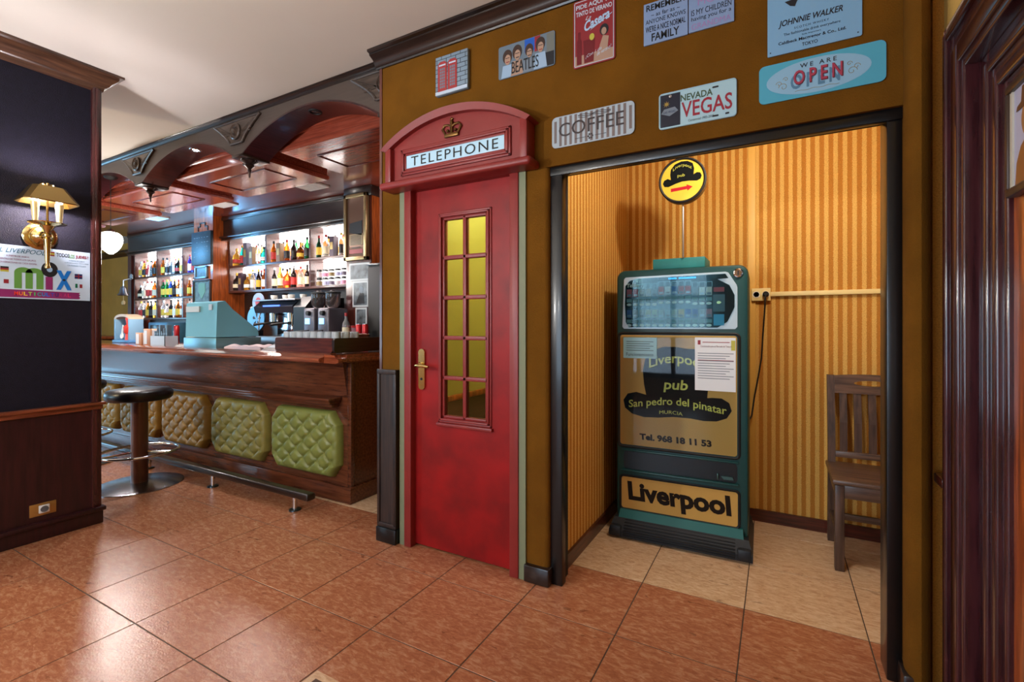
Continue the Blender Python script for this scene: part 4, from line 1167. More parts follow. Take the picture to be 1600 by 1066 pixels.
for k in range(5):
    x = X0 + 0.058 + k * 0.068
    s3 = MB()
    s3.loft([[(x + a, y + e, z) for a, e in ((0, 0), (0.036, 0), (0.036, 0.014), (0, 0.014))] for z, y in ((0.53, 3.298), (0.70, 3.302), (0.88, 3.336))])
    s3.build('slat', cwz, ch)

# ------------------------------------------------------------------ portrait on the wooden door
pf = thing('portrait_frame', 'dark framed portrait of a person hanging on the wooden door at right edge', 'picture', (0.50, 1.4, 1.575))
def fbar(y0, y1, z0, z1):
    MB().rbox(0.478, 0.503, y0, y1, z0, z1, 0.005).build('frame_bar', M('portrait_frame_bronze', (70, 54, 44), 0.35, metal=0.3), pf)
fbar(1.20, 1.562, 1.562, 1.582); fbar(1.20, 1.562, 1.806, 1.826); fbar(1.548, 1.562, 1.58, 1.808); fbar(1.20, 1.215, 1.58, 1.808)
MB().box(0.484, 0.490, 1.536, 1.549, 1.58, 1.808).build('slip', M('silver_slip', (190, 186, 170), 0.35), pf)
pr = MB().box(0.488, 0.502, 1.21, 1.549, 1.58, 1.808).build('print', M('portrait_lilac', (168, 170, 196), 0.5), pf)
MB().prism([(1.25, 1.582), (1.53, 1.582), (1.522, 1.635), (1.50, 1.668), (1.47, 1.685), (1.38, 1.685), (1.30, 1.65)], 0.4872, 0.488, 'X').build('printed_coat', M('portrait_brown', (136, 88, 44), 0.5), pr)
MB().prism(ellipse(1.455, 1.725, 0.040, 0.048), 0.4864, 0.4872, 'X').build('printed_face', M('portrait_tan', (150, 106, 66), 0.5), pr)
MB().prism([(1.39, 1.752), (1.52, 1.752), (1.515, 1.762), (1.495, 1.767), (1.49, 1.80), (1.42, 1.80), (1.415, 1.767), (1.39, 1.762)], 0.4858, 0.4864, 'X').build('printed_hat', M('portrait_hat', (96, 62, 36), 0.5), pr)
MB().prism([(1.44, 1.68), (1.475, 1.68), (1.46, 1.64)], 0.4858, 0.4864, 'X').build('printed_collar', pwht, pr)

# ------------------------------------------------------------------ sconce, banner and socket on the pillar
sc = thing('wall_sconce', 'brass wall sconce with metal shade and two candle tubes on dark pillar', 'wall lamp', (-3.80, 1.108, 1.78))
MB().lathe([(0.078, 0), (0.078, 0.008), (0.068, 0.016), (0.052, 0.018), (0.048, 0.028), (0.030, 0.036), (0.018, 0.05), (0.0, 0.052)], (PX, 1.108, 1.78), 'X', 28).build('rosette', brass, sc)
MB().tube([(PX + 0.04, 1.108, 1.78), (PX + 0.09, 1.108, 1.775), (PX + 0.13, 1.108, 1.77)], 0.010, 10).lathe([(0.0, -0.02), (0.016, -0.012), (0.02, 0), (0.016, 0.012), (0.0, 0.02)], (PX + 0.13, 1.108, 1.77), 'Z', 14).build('arm', brass, sc)
sx0, sy0 = PX + 0.145, 1.098
MB().lathe([(0.0, 1.580), (0.012, 1.585), (0.014, 1.595), (0.009, 1.604), (0.010, 1.615), (0.016, 1.73), (0.020, 1.75), (0.013, 1.757), (0.022, 1.766), (0.022, 1.776), (0.013, 1.785), (0.018, 1.80), (0.028, 1.815), (0.034, 1.825), (0.058, 1.832), (0.082, 1.838), (0.084, 1.843), (0.0, 1.843)], (sx0, sy0, 0), 'Z', 24).build('stem', brass, sc)
for s_ in (-1, 1):
    MB().lathe([(0.012, 1.84), (0.013, 1.86), (0.018, 1.93), (0.020, 1.955), (0.016, 1.96)], (sx0, sy0 + s_ * 0.052, 0), 'Z', 14).build('candle_tube', M('cream_candle', (226, 206, 150), 0.35, metal=0.3), sc)
    MB().lathe([(0.0, 1.955), (0.014, 1.965), (0.019, 1.985), (0.013, 2.01), (0.0, 2.025)], (sx0, sy0 + s_ * 0.052, 0), 'Z', 12).build('bulb', M('lit_bulb', (255, 244, 226), 0.4, emit=(255, 240, 222), estr=30.0), sc)
MB().tube([(sx0, sy0, 1.84), (sx0, sy0, 2.066)], 0.006, 8).build('rod', brass, sc)
def shr(hx_, hy_, z, c=0.02):
    return [(sx0 + hx_ - c, sy0 - hy_, z), (sx0 + hx_, sy0 - hy_ + c, z), (sx0 + hx_, sy0 + hy_ - c, z), (sx0 + hx_ - c, sy0 + hy_, z), (sx0 - hx_ + c, sy0 + hy_, z), (sx0 - hx_, sy0 + hy_ - c, z), (sx0 - hx_, sy0 - hy_ + c, z), (sx0 - hx_ + c, sy0 - hy_, z)]
MB().loft([shr(0.088, 0.118, 1.954), shr(0.090, 0.120, 1.960), shr(0.054, 0.072, 2.042), shr(0.052, 0.070, 2.046), shr(0.051, 0.069, 2.042), shr(0.086, 0.116, 1.957), shr(0.088, 0.118, 1.954)], cap=False).build('shade', M('brass_shade', (176, 150, 96), 0.28, metal=1.0), sc)
fi = MB()
for s_ in (-1, 1):
    fi.tube([(sx0, sy0 + s_ * (0.006 + 0.014 - 0.014 * math.cos(t)), 2.050 + 0.016 * math.sin(t)) for t in [0.35 * k for k in range(13)]], 0.004, 6)
fi.lathe([(0.0, 2.046), (0.008, 2.052), (0.006, 2.062), (0.009, 2.07), (0.0, 2.078)], (sx0, sy0, 0), 'Z', 10)
fi.build('finial', brass, sc)
lamp = light('sconce_light', 'POINT', (sx0, sy0, 1.985), 30, (1.0, 0.92, 1.0), rad=0.02)

# banner: face looks along +X, so it reads along +Y
bn = MB().box(PX + 0.001, PX + 0.004, 0.86, 1.340, 1.412, 1.714).build('poster', M('poster_blue_white', (186, 204, 222), 0.5), None, (PX, 1.10, 1.56))
tag(bn, 'white multicoloured MIX language night poster under the sconce', 'poster')
bx = PX + 0.0042
def fy(pts, mat, lift=0.0, name='print'):
    return MB().prism(pts, bx + lift, bx + lift + 0.0004, 'X').build(name, mat, bn)
def ry(y0, y1, z0, z1, mat, lift=0.0, name='print'):
    return fy([(y0, z0), (y1, z0), (y1, z1), (y0, z1)], mat, lift, name)
teal = mc('print_teal', (22, 96, 120)); mag = mc('print_magenta', (160, 44, 104))
def ty_(s_, y, z, w, h, mat, **k):
    return text(s_, bn, mat, (bx + 0.0003, y, z), UY, UZ, w=w, h=h, **k)
ty_('L LIVERPOOL', 1.035, 1.684, 0.19, 0.026, teal, shear=0.35)
ty_('A PARTIR DE 19:00 H.', 1.015, 1.652, 0.095, 0.010, mag)
ty_('DENTRO DE TODOS LOS GRUPOS', 1.015, 1.634, 0.15, 0.010, mag)
ty_('CONVERSACIONES DE CADA IDIOMA.', 1.015, 1.615, 0.16, 0.010, mag)
ry(1.135, 1.172, 1.672, 1.680, pred); ry(1.135, 1.172, 1.680, 1.690, pyel); ry(1.135, 1.172, 1.690, 1.698, pred)
ty_('TODOS', 1.210, 1.683, 0.060, 0.024, pdk, bold=0.03)
ty_('LOS', 1.252, 1.681, 0.024, 0.024, pgrn, bold=0.03)
ty_('JUEVES !', 1.300, 1.679, 0.060, 0.024, pred, bold=0.03)
ty_('A PARTIR DE 22:00 H.', 1.275, 1.655, 0.075, 0.009, teal)
ty_('CLASE ROCK N ROLL, SOLO A PAREJA', 1.275, 1.640, 0.115, 0.009, teal)
ty_('CON PROFESORES TITULADOS.', 1.275, 1.625, 0.09, 0.009, teal)
# big m
mz0, mz1 = 1.470, 1.592
mpts = MB()
for k in range(3):
    y0_ = 1.000 + k * 0.046
    mpts.prism([(y0_, mz0), (y0_ + 0.031, mz0), (y0_ + 0.031, mz1 - 0.03), (y0_, mz1 - 0.03)], bx, bx + 0.0004, 'X')
for k in range(2):
    y0_ = 1.000 + k * 0.046
    mpts.prism([(y0_, mz1 - 0.03)] + [(y0_ + 0.0385 - 0.0385 * math.cos(t), mz1 - 0.03 + 0.03 * math.sin(t)) for t in [PI * q / 12 for q in range(13)]], bx + 0.0001 * k, bx + 0.0005, 'X')
mpts.build('letter_m', pgrn, bn)
ry(1.132, 1.164, 1.470, 1.546, mag, 0, 'letter_i')
dsc = MB().prism(ellipse(1.150, 1.590, 0.037, 0.045, 32), bx, bx + 0.0005, 'X').build('record_disc', pdk, bn)
MB().prism(ellipse(1.150, 1.590, 0.013, 0.015, 20), bx + 0.0005, bx + 0.0009, 'X').build('disc_label', pblue, dsc)
ty_('X', 1.215, 1.531, 0.072, 0.118, mc('print_bright_blue', (24, 128, 214)), bold=0.06)
MB().prism(ellipse(1.215, 1.533, 0.007, 0.007, 12), bx + 0.001, bx + 0.0014, 'X').build('x_centre', pdk, bn)
uk = ry(1.265, 1.302, 1.546, 1.576, mc('print_navy', (30, 44, 90)), 0, 'flag')
ry(1.265, 1.302, 1.558, 1.564, pred, 0.0006, 'flag_cross'); ry(1.281, 1.286, 1.546, 1.576, pred, 0.0006, 'flag_cross')
ry(1.268, 1.279, 1.490, 1.515, mc('print_flag_green', (20, 120, 84))); ry(1.289, 1.302, 1.490, 1.513, pred)
ry(0.945, 0.978, 1.580, 1.590, pdk); ry(0.945, 0.978, 1.570, 1.580, pred); ry(0.945, 0.978, 1.560, 1.570, pyel)
ry(0.958, 0.978, 1.495, 1.518, pred)
zig = [(0.87, 1.418)] + [(1.285 + (0.008 if k % 2 else 0), 1.420 + k * 0.008) for k in range(6)] + [(0.87, 1.464)]
fy(zig, mag, 0, 'paint_stroke')
rb = [(230, 60, 50), (236, 120, 50), (230, 190, 60), (150, 190, 70), (70, 170, 90), (40, 160, 150), (40, 130, 200), (50, 90, 200), (70, 60, 160), (60, 40, 110), (160, 40, 100), (176, 50, 110), (196, 44, 96)]
for k, chh in enumerate('MULTICULTURAL'):
    yk = 1.008 + k * 0.0193
    text(chh, bn, M('rainbow_%d' % k, rb[k], 0.5), (bx + 0.0006, yk, 1.441), UY, UZ, w=0.016 if chh != 'I' else 0.006, h=0.022, bold=0.03)
ws = thing('wall_socket', 'brass-plated socket low on the dark pillar wainscot', 'socket', (PX + 0.013, 1.117, 0.18))
MB().rbox(PX + 0.012, PX + 0.018, 1.059, 1.176, 0.143, 0.215, 0.002).build('plate', M('brass_plate', (190, 156, 92), 0.35, metal=0.8), ws)
MB().rbox(PX + 0.016, PX + 0.026, 1.098, 1.145, 0.157, 0.203, 0.003).build('insert', white, ws)
MB().lathe([(0.018, 0.0), (0.018, 0.002), (0.015, 0.002)], (PX + 0.026, 1.1215, 0.18), 'X', 18).build('outlet', M('outlet_grey', (90, 92, 96), 0.4), ws)

# ------------------------------------------------------------------ bar counter
bar = thing('bar_counter', 'long mahogany bar counter front with buttoned leather pads', 'bar counter', (-5.9, 2.65, 0))
bb = MB().box(-9.8, -2.635, 2.385, 2.95, 0.0, 1.0)
bb.build('body', barX, bar)
MB().rbox(-9.8, -2.615, 2.36, 2.97, 0.0, 0.115, 0.006).build('plinth', barX, bar)
ms = MB()
ms.rbox(-9.8, -2.72, 2.262, 2.39, 0.722, 0.748, 0.010).rbox(-9.8, -2.735, 2.285, 2.39, 0.700, 0.724, 0.008).rbox(-9.8, -2.75, 2.315, 2.39, 0.675, 0.702, 0.008)
ms.build('elbow_shelf', barX, bar)
MB().prism([(2.375, 0.748), (2.39, 0.748), (2.39, 1.0), (2.335, 1.0)], -9.8, -2.66, 'X').build('upper_panel', barX, bar)
MB().rbox(-2.66, -2.625, 2.375, 2.41, 0.11, 1.0, 0.006).build('corner_post', barX, bar)

def tufted(cx, z0, z1, w, mat):
    NU, NV = 72, 56
    h = (z1 - z0) / 2; zc_ = (z0 + z1) / 2
    def hw(v):          # half width: octagon with scooped corners
        a = abs(v)
        if a < 0.62:
            return w / 2 * (1 - 0.02 * a)
        t = (a - 0.62) / 0.38
        return w / 2 * (0.987 - 0.20 * t ** 0.8)
    vs, fs = [], []
    ax, az = 0.155, 0.125
    for j_ in range(NV + 1):
        v = -1 + 2 * j_ / NV
        for i_ in range(NU + 1):
            u = -1 + 2 * i_ / NU
            x, z = u * hw(v), v * h
            du, dv = (1 - abs(u)) * hw(v), (1 - abs(v)) * h
            e = min(du, dv)
            edge = min(1.0, e / 0.055)
            edge = math.sqrt(max(0.0, 1 - (1 - edge) ** 2))
            p, q = x / ax + z / az, x / ax - z / az
            tuft = 1 - (1 - (abs(math.sin(PI * p)) * abs(math.sin(PI * q))) ** 0.5) ** 2.2
            inner = min(1.0, max(0.0, (e - 0.015) / 0.05))
            d_ = 0.012 + 0.056 * edge - 0.034 * inner * (1 - tuft)
            vs.append((cx + x, 2.384 - d_, zc_ + z))
    n_ = NU + 1
    for j_ in range(NV):
        for i_ in range(NU):
            a = j_ * n_ + i_
            fs.append((a, a + 1, a + n_ + 1, a + n_))
    m2 = MB(); m2.add(vs, fs, True)
    # rim back to the bar
    ring = [i_ for i_ in range(n_)] + [j_ * n_ + NU for j_ in range(1, NV + 1)] + [NV * n_ + i_ for i_ in range(NU - 1, -1, -1)] + [j_ * n_ for j_ in range(NV - 1, 0, -1)]
    o_ = len(m2.v)
    m2.v += [Vector((m2.v[k].x, 2.386, m2.v[k].z)) for k in ring]
    L = len(ring)
    m2.f += [(ring[k], o_ + k, o_ + (k + 1) % L, ring[(k + 1) % L]) for k in range(L)]
    m2.sm += [False] * L
    pad = m2.build('leather_pad', mat, bar)
    me = None
    for a_ in range(-7, 8):
        for b_ in range(-7, 8):
            x, z = (a_ + b_) / 2 * ax, (a_ - b_) / 2 * az
            v = z / h
            if abs(v) > 0.86 or abs(x) > hw(v) - 0.05:
                continue
            if me is None:
                o = MB().lathe([(0.011, 0.0), (0.010, -0.004), (0.006, -0.0065), (0.0, -0.007)], (0, 0, 0), 'Y', 10).build('button', mat)
                me = o.data; o.parent = pad
            else:
                o = bpy.data.objects.new('button', me); C.objects.link(o); o.parent = pad
            o.location = Vector((cx + x, 2.384 - 0.037, zc_ + z)) - wloc(bar)
    return pad
leath = [((118, 124, 60), 'olive'), ((126, 116, 55), 'olive_mustard'), ((142, 110, 48), 'mustard'), ((146, 112, 48), 'mustard_b'), ((142, 114, 54), 'mustard_c')]
for k, cx in enumerate((-3.085, -3.905, -4.725, -5.545, -6.365)):
    rgb, nm = leath[k]
    pad = tufted(cx, 0.168, 0.642, 0.755, M('leather_' + nm, rgb, 0.36, bump=0.25, bscale=220, vary=0.1, vscale=12))

ct = thing('bar_countertop', 'glossy reddish-brown bar top with moulded nosing', 'countertop', (-5.9, 2.6, 1.0))
topw = wood('bar_top_wood', (96, 42, 24), (150, 78, 48), 'X', 0.14, 0.7)
MB().box(-9.9, -2.58, 2.30, 3.02, 1.0, 1.052).build('slab', topw, ct)
nose = [(2.31, 1.0), (2.21, 1.0), (2.175, 1.006), (2.165, 1.022), (2.172, 1.036), (2.20, 1.040), (2.215, 1.052), (2.245, 1.056), (2.27, 1.064), (2.31, 1.064)]
MB().prism(nose, -9.9, -2.70, 'X', True).build('nosing', topw, ct)
nose2 = [(-2.70, 1.0), (-2.585, 1.0), (-2.560, 1.010), (-2.560, 1.030), (-2.585, 1.036), (-2.60, 1.056), (-2.70, 1.060)]
MB().prism(nose2, 2.21, 3.02, 'Y', True).build('end_nosing', topw, ct)
# low boards round the glasses at the end of the bar
gl = thing('glass_rail', 'low dark wooden board cornering round the upturned glasses on bar end', 'rail', (-2.95, 2.5, 1.06))
MB().prism(rrect(-3.335, -2.709, 1.0645, 1.168, 0.022), 2.285, 2.305, 'Y').build('front_board', woodX, gl)
MB().prism(rrect(2.285, 2.93, 1.0645, 1.168, 0.022), -2.708, -2.688, 'X').build('end_board', darkY, gl)

# upturned glasses behind the boards
gm = None
gl_lab = ['first', 'second', 'third', 'fourth', 'fifth', 'sixth', 'seventh', 'eighth', 'ninth', 'tenth']
tumb = MB().lathe([(0.036, 0.0), (0.034, 0.004), (0.030, 0.142), (0.027, 0.147), (0.0, 0.147)], (0, 0, 0), 'Z', 18)
for row in range(3):
    for k in range(8):
        if gm is None:
            o = tumb.build('tumbler', M('tumbler_glass', (236, 246, 252), 0.06, trans=0.55)); gm = o.data
        else:
            o = bpy.data.objects.new('tumbler', gm); C.objects.link(o)
        o.location = (-3.29 + k * 0.076, 2.36 + row * 0.085, 1.064)
        tag(o, 'clear upturned tumbler on bar end, %s from left in the %s row' % (gl_lab[k], ('front', 'middle', 'back')[row]), 'glass', 'tumblers on the bar end')

# foot rail
frl = thing('foot_rail', 'worn wooden foot rail on chrome posts along the bar', 'foot rail', (-5.0, 2.12, 0))
MB().rbox(-7.6, -2.71, 2.085, 2.155, 0.092, 0.138, 0.014, 3).build('beam', darkX, frl)
for x in (-2.88, -3.86, -4.84, -5.82):
    ps = MB().lathe([(0.016, 0.0), (0.016, 0.094)], (x, 2.12, 0), 'Z', 14).build('post', chrome, frl)
    MB().lathe([(0.040, 0.0), (0.038, 0.008), (0.018, 0.012)], (x, 2.12, 0), 'Z', 18).build('flange', M('dark_steel', (60, 66, 70), 0.3, metal=0.9), ps)

# stools
def stool(x, y, label):
    st = thing('bar_stool', label, 'stool', (x, y, 0), group='bar stools')
    MB().lathe([(0.29, 0.0), (0.29, 0.006), (0.27, 0.012), (0.10, 0.020), (0.06, 0.024), (0.0, 0.024)], (x, y, 0), 'Z', 48).build('base', M('dark_chrome', (156, 156, 164), 0.24, metal=1.0), st)
    MB().lathe([(0.056, 0.02), (0.056, 0.69)], (x, y, 0), 'Z', 28).build('pole', M('brown_pole', (100, 60, 50), 0.3, coat=0.3), st)
    rg = MB()
    rg.tube([(x + 0.255 * math.cos(2 * PI * k / 40), y + 0.255 * math.sin(2 * PI * k / 40), 0.262) for k in range(40)], 0.0105, 10, closed=True)
    for k in range(3):
        a = 0.5 + 2 * PI * k / 3
        rg.tube([(x + 0.05 * math.cos(a), y + 0.05 * math.sin(a), 0.262), (x + 0.255 * math.cos(a), y + 0.255 * math.sin(a), 0.262)], 0.007, 8)
    rg.build('foot_ring', chrome, st)
    MB().lathe([(0.0, 0.668), (0.16, 0.668), (0.200, 0.672), (0.215, 0.685), (0.219, 0.710), (0.216, 0.735), (0.200, 0.752), (0.14, 0.760), (0.0, 0.762)], (x, y, 0), 'Z', 40).build('seat', M('black_leather', (26, 20, 22), 0.32, bump=0.15, bscale=200), st)
stool(-4.42, 1.87, 'round black leather bar stool with brown pole and chrome foot ring')
stool(-5.60, 1.87, 'bar stool mostly hidden behind the dark pillar')

# ------------------------------------------------------------------ pendant globe and arch spotlights
pg = thing('pendant_lamp', 'white glowing glass globe pendant hanging from the left arch', 'pendant lamp', (-5.88, 2.24, 2.76))
px_ = -5.88
MB().lathe([(0.0, 1.975), (0.02, 1.98), (0.05, 2.005), (0.080, 2.05), (0.097, 2.10), (0.098, 2.13), (0.088, 2.165), (0.06, 2.188), (0.03, 2.196)], (px_, 2.24, 0), 'Z', 32).build('globe', M('lit_opal_glass', (255, 252, 246), 0.3, emit=(255, 250, 244), estr=30.0), pg)
MB().tube([(px_, 2.24, 2.215), (px_, 2.24, 2.75)], 0.003, 6).build('cord', blackmat, pg)
MB().lathe([(0.036, 2.190), (0.034, 2.210), (0.014, 2.225), (0.0, 2.226)], (px_, 2.24, 0), 'Z', 18).build('cap', darkX, pg)
MB().lathe([(0.05, 2.765), (0.06, 2.752), (0.048, 2.735), (0.02, 2.722), (0.0, 2.72)], (px_, 2.24, 0), 'Z', 20).build('canopy', blackmat, pg)
light('pendant_light', 'POINT', (px_, 2.24, 1.96), 90, (1.0, 0.94, 0.88), rad=0.10)
def spotlamp(x, lit, label):
    s_ = thing('spotlight', label, 'spotlight', (x, 2.24, 2.765), group='arch spotlights')
    MB().lathe([(0.044, 0.0), (0.050, -0.006), (0.044, -0.018), (0.036, -0.020), (0.034, -0.008)], (x, 2.24, 2.763), 'Z', 20).build('ring', chrome if lit else blackmat, s_)
    MB().lathe([(0.034, -0.010), (0.030, -0.013), (0.0, -0.014)], (x, 2.24, 2.763), 'Z', 18).build('lens', M('lit_lens', (255, 255, 255), 0.3, emit=(236, 244, 255), estr=60.0) if lit else M('dark_lens', (90, 84, 84), 0.1, metal=0.5), s_)
spotlamp(-4.335, True, 'lit round spotlight in the underside of the middle arch')
light('spotlight_beam', 'SPOT', (-4.335, 2.24, 2.735), 60, (0.96, 0.97, 1.0), (-4.3, 2.1, 0), spot=1.9, blend=0.6, rad=0.03)
spotlamp(-2.825, False, 'unlit dark spotlight in the underside of the right arch')

# ceiling vents
for x, y, lb in ((-4.36, 3.43, 'white square ceiling vent over the right part of the bar'), (-5.97, 3.41, 'white square ceiling vent over the left part of the bar'), (-7.55, 3.40, 'white ceiling vent above the globe pendant at far left')):
    v = thing('ceiling_vent', lb, 'vent', (x, y, 2.75))
    fr = MB().rbox(x - 0.16, x + 0.16, y - 0.09, y - 0.072, 2.736, 2.751, 0.003).rbox(x - 0.16, x + 0.16, y + 0.072, y + 0.09, 2.736, 2.751, 0.003).rbox(x - 0.16, x - 0.142, y - 0.09, y + 0.09, 2.736, 2.751, 0.003).rbox(x + 0.142, x + 0.16, y - 0.09, y + 0.09, 2.736, 2.751, 0.003)
    fr.build('frame', white, v)
    for k in range(6):
        MB().box(x - 0.145, x + 0.145, y - 0.062 + k * 0.023, y - 0.048 + k * 0.023, 2.738, 2.742).build('louvre', white, v)

# ------------------------------------------------------------------ back bar: column, pillar, cabinets
col = struct('wall_bar_column', (-6.95, 3.95, 0))
MB().box(-7.185, -6.72, 3.69, 4.2, 0, 2.75).build('column_core', orangewood, col)
pil2 = struct('wall_bar_pillar', (-3.96, 3.95, 0))
MB().box(-4.15, -3.775, 3.69, 4.2, 0, 2.75).build('pillar_core', woodZ, pil2)
MB().rbox(-4.17, -3.755, 3.67, 4.2, 2.64, 2.75, 0.006).build('capital', darkX, pil2)
MB().box(-3.775, -3.768, 3.70, 4.2, 0, 2.64).build('lit_side_board', orangewood, pil2)  # added board, its orange colour stands in for light on the pillar's side

shelfw = wood('shelf_wood', (44, 22, 20), (84, 48, 40), 'X', 0.3, 0.3)
lit = M('backlit_panel', (255, 252, 248), 0.5, emit=(255, 246, 242), estr=13.0)
def cabinet(label, x0, x1, divs, zs, ztop):
    c = thing('back_bar_cabinet', label, 'shelf unit', ((x0 + x1) / 2, 4.0, 1.0))
    for x in [x0] + divs + [x1]:
        nm = 'side_panel' if x in (x0, x1) else 'divider'
        MB().box(x - 0.015, x + 0.015, 3.90, 4.10, zs[-1] - 0.03, ztop).build(nm, shelfw, c)
    for z in zs:
        MB().rbox(x0, x1, 3.893, 4.10, z - 0.032, z, 0.004).build('shelf', shelfw, c)
    MB().box(x0, x1, 3.85, 4.18, ztop, ztop + 0.03).build('top_board', shelfw, c)
    edges = [x0] + divs + [x1]
    lv = [ztop] + zs
    for a, b in zip(edges, edges[1:]):
        for t, u in zip(lv, zs):
            MB().box(a + 0.016, b - 0.016, 4.09, 4.10, u + 0.003, t - (0.034 if t != ztop else 0.003)).build('backlit_panel', lit, c)
    MB().box(x0, x1, 4.12, 4.18, 1.05, zs[-1] - 0.03).build('splashback', darkX, c)
    MB().box(x0 - 0.02, x1 + 0.02, 3.83, 4.18, ztop + 0.03, 2.748).build('fascia', darkX, c)
    co = MB()
    co.rbox(x0 - 0.02, x1 + 0.02, 3.80, 3.85, 2.700, 2.745, 0.008).rbox(x0 - 0.02, x1 + 0.02, 3.77, 3.86, ztop + 0.028, ztop + 0.058, 0.010).rbox(x0 - 0.02, x1 + 0.02, 3.80, 3.86, ztop - 0.002, ztop + 0.030, 0.006)
    co.build('cornice', darkX, c)
    return c
cabinet('backlit wooden bottle cabinet between the column and the picture pillar', -6.705, -4.165, [-5.888, -5.02], [2.08, 1.735], 2.42)
cabinet('backlit wooden bottle cabinet left of the wooden column', -9.39, -7.20, [-8.67, -7.91], [2.05, 1.70, 1.378], 2.41)
bc = thing('back_counter', 'dark back counter below the bottle cabinets', 'counter', (-6.8, 3.85, 0))
MB().box(-9.45, -4.16, 3.55, 3.685, 0, 0.96).box(-9.45, -7.19, 3.685, 4.12, 0, 0.96).box(-6.715, -4.16, 3.685, 4.12, 0, 0.96).build('body', darkX, bc)
MB().box(-9.47, -4.155, 3.42, 3.687, 0.96, 1.0).box(-9.47, -7.19, 3.687, 4.12, 0.96, 1.0).box(-6.715, -4.155, 3.687, 4.12, 0.96, 1.0).build('top', shelfw, bc)
fa = thing('far_counter', 'orange wooden counter end below the far ochre wall', 'counter', (-10.6, 3.8, 0))
MB().box(-11.6, -9.95, 3.5, 4.1, 0, 1.02).build('body', woodX, fa)
MB().rbox(-11.7, -9.9, 3.42, 4.15, 1.02, 1.07, 0.01).build('top', orangewood, fa)

# ------------------------------------------------------------------ bottles
PROF = {
    'round':   [(0.0, 0.0), (0.036, 0.0), (0.039, 0.006), (0.039, 0.165), (0.036, 0.185), (0.020, 0.215), (0.014, 0.235), (0.013, 0.275), (0.015, 0.278), (0.015, 0.290)],
    'tall':    [(0.0, 0.0), (0.033, 0.0), (0.035, 0.006), (0.036, 0.19), (0.030, 0.22), (0.016, 0.25), (0.013, 0.27), (0.013, 0.31), (0.015, 0.313), (0.015, 0.325)],
    'squat':   [(0.0, 0.0), (0.046, 0.0), (0.050, 0.008), (0.050, 0.115), (0.045, 0.145), (0.022, 0.170), (0.015, 0.185), (0.014, 0.225), (0.016, 0.228), (0.016, 0.238)],
    'wine':    [(0.0, 0.0), (0.034, 0.0), (0.037, 0.006), (0.037, 0.17), (0.028, 0.20), (0.015, 0.225), (0.0135, 0.29), (0.0155, 0.293), (0.0155, 0.305)],
    'cone':    [(0.0, 0.0), (0.048, 0.0), (0.050, 0.006), (0.044, 0.10), (0.026, 0.20), (0.016, 0.245), (0.014, 0.27), (0.016, 0.273), (0.016, 0.285)],
}
GLASS = {
    'amber': (186, 96, 24), 'gold': (214, 160, 62), 'clear': (226, 232, 232), 'green': (34, 110, 60), 'darkgreen': (24, 56, 40), 'blue': (36, 66, 190),
    'teal': (18, 120, 110), 'dark': (34, 26, 24), 'orange': (226, 92, 30), 'violet': (70, 60, 190), 'red': (170, 36, 36), 'brown': (96, 52, 26),
}
GM = {k: M('bottle_glass_' + k, v, 0.08, trans=0.75 if k not in ('dark',) else 0.2, ior=1.3) for k, v in GLASS.items()}
LB = [M('bottle_label_cream', (222, 210, 176), 0.6), M('bottle_label_black', (26, 24, 26), 0.5), M('bottle_label_white', (232, 232, 230), 0.6), M('bottle_label_red', (176, 44, 40), 0.6), M('bottle_label_yellow', (214, 176, 60), 0.6)]
CAPM = [M('cap_black', (22, 20, 20), 0.4), M('cap_gold', (190, 150, 70), 0.3, metal=0.8), M('cap_red', (160, 32, 34), 0.4), M('cap_silver', (176, 178, 182), 0.3, metal=0.8)]
MESH = {}
def shared(key, fn, mat):
    k = key + (mat.name,)
    if k not in MESH:
        o = fn().build(key[0], mat)
        MESH[k] = o.data
        bpy.data.objects.remove(o)
    return MESH[k]
def child(name, me, parent):
    o = bpy.data.objects.new(name, me)
    C.objects.link(o)
    o.parent = parent
    return o
def bottle(kind, color, loc, s, label, group, li, ci):
    pr_ = PROF[kind]
    root = child('bottle', shared(('glass', kind), lambda: MB().lathe(pr_, (0, 0, 0), 'Z', 14), GM[color]), None)
    root.location = loc
    root.scale = (s, s, s)
    tag(root, label, 'bottle', group)
    r = pr_[3][0] + 0.0008
    z0, z1 = (0.04, pr_[3][1] - 0.025)
    if kind != 'cone':
        child('label', shared(('label', kind), lambda: MB().lathe([(r, z0), (r, z1)], (0, 0, 0), 'Z', 14), LB[li]), root)
    top = pr_[-1][1]
    child('cap', shared(('cap', kind), lambda: MB().lathe([(0.0165, top - 0.03), (0.0165, top + 0.006), (0.0, top + 0.006)], (0, 0, 0), 'Z', 10), CAPM[ci]), root)
def carton(col, loc, w, h, label, group):
    def mk():
        return MB().rbox(-w / 2, w / 2, -w / 2, w / 2, 0, h, 0.002, 1)
    root = child('bottle_carton', shared(('carton', round(w, 3), round(h, 3)), mk, M('carton_%d_%d_%d' % col, col, 0.45)), None)
    root.location = loc
    tag(root, label, 'carton', group)
    child('label', shared(('carton_label', round(w, 3), round(h, 3)), lambda: MB().box(-w * 0.3, w * 0.3, -w / 2 - 0.0012, -w / 2, h * 0.35, h * 0.7), M('carton_gold', (186, 160, 100), 0.4, metal=0.4)), root)

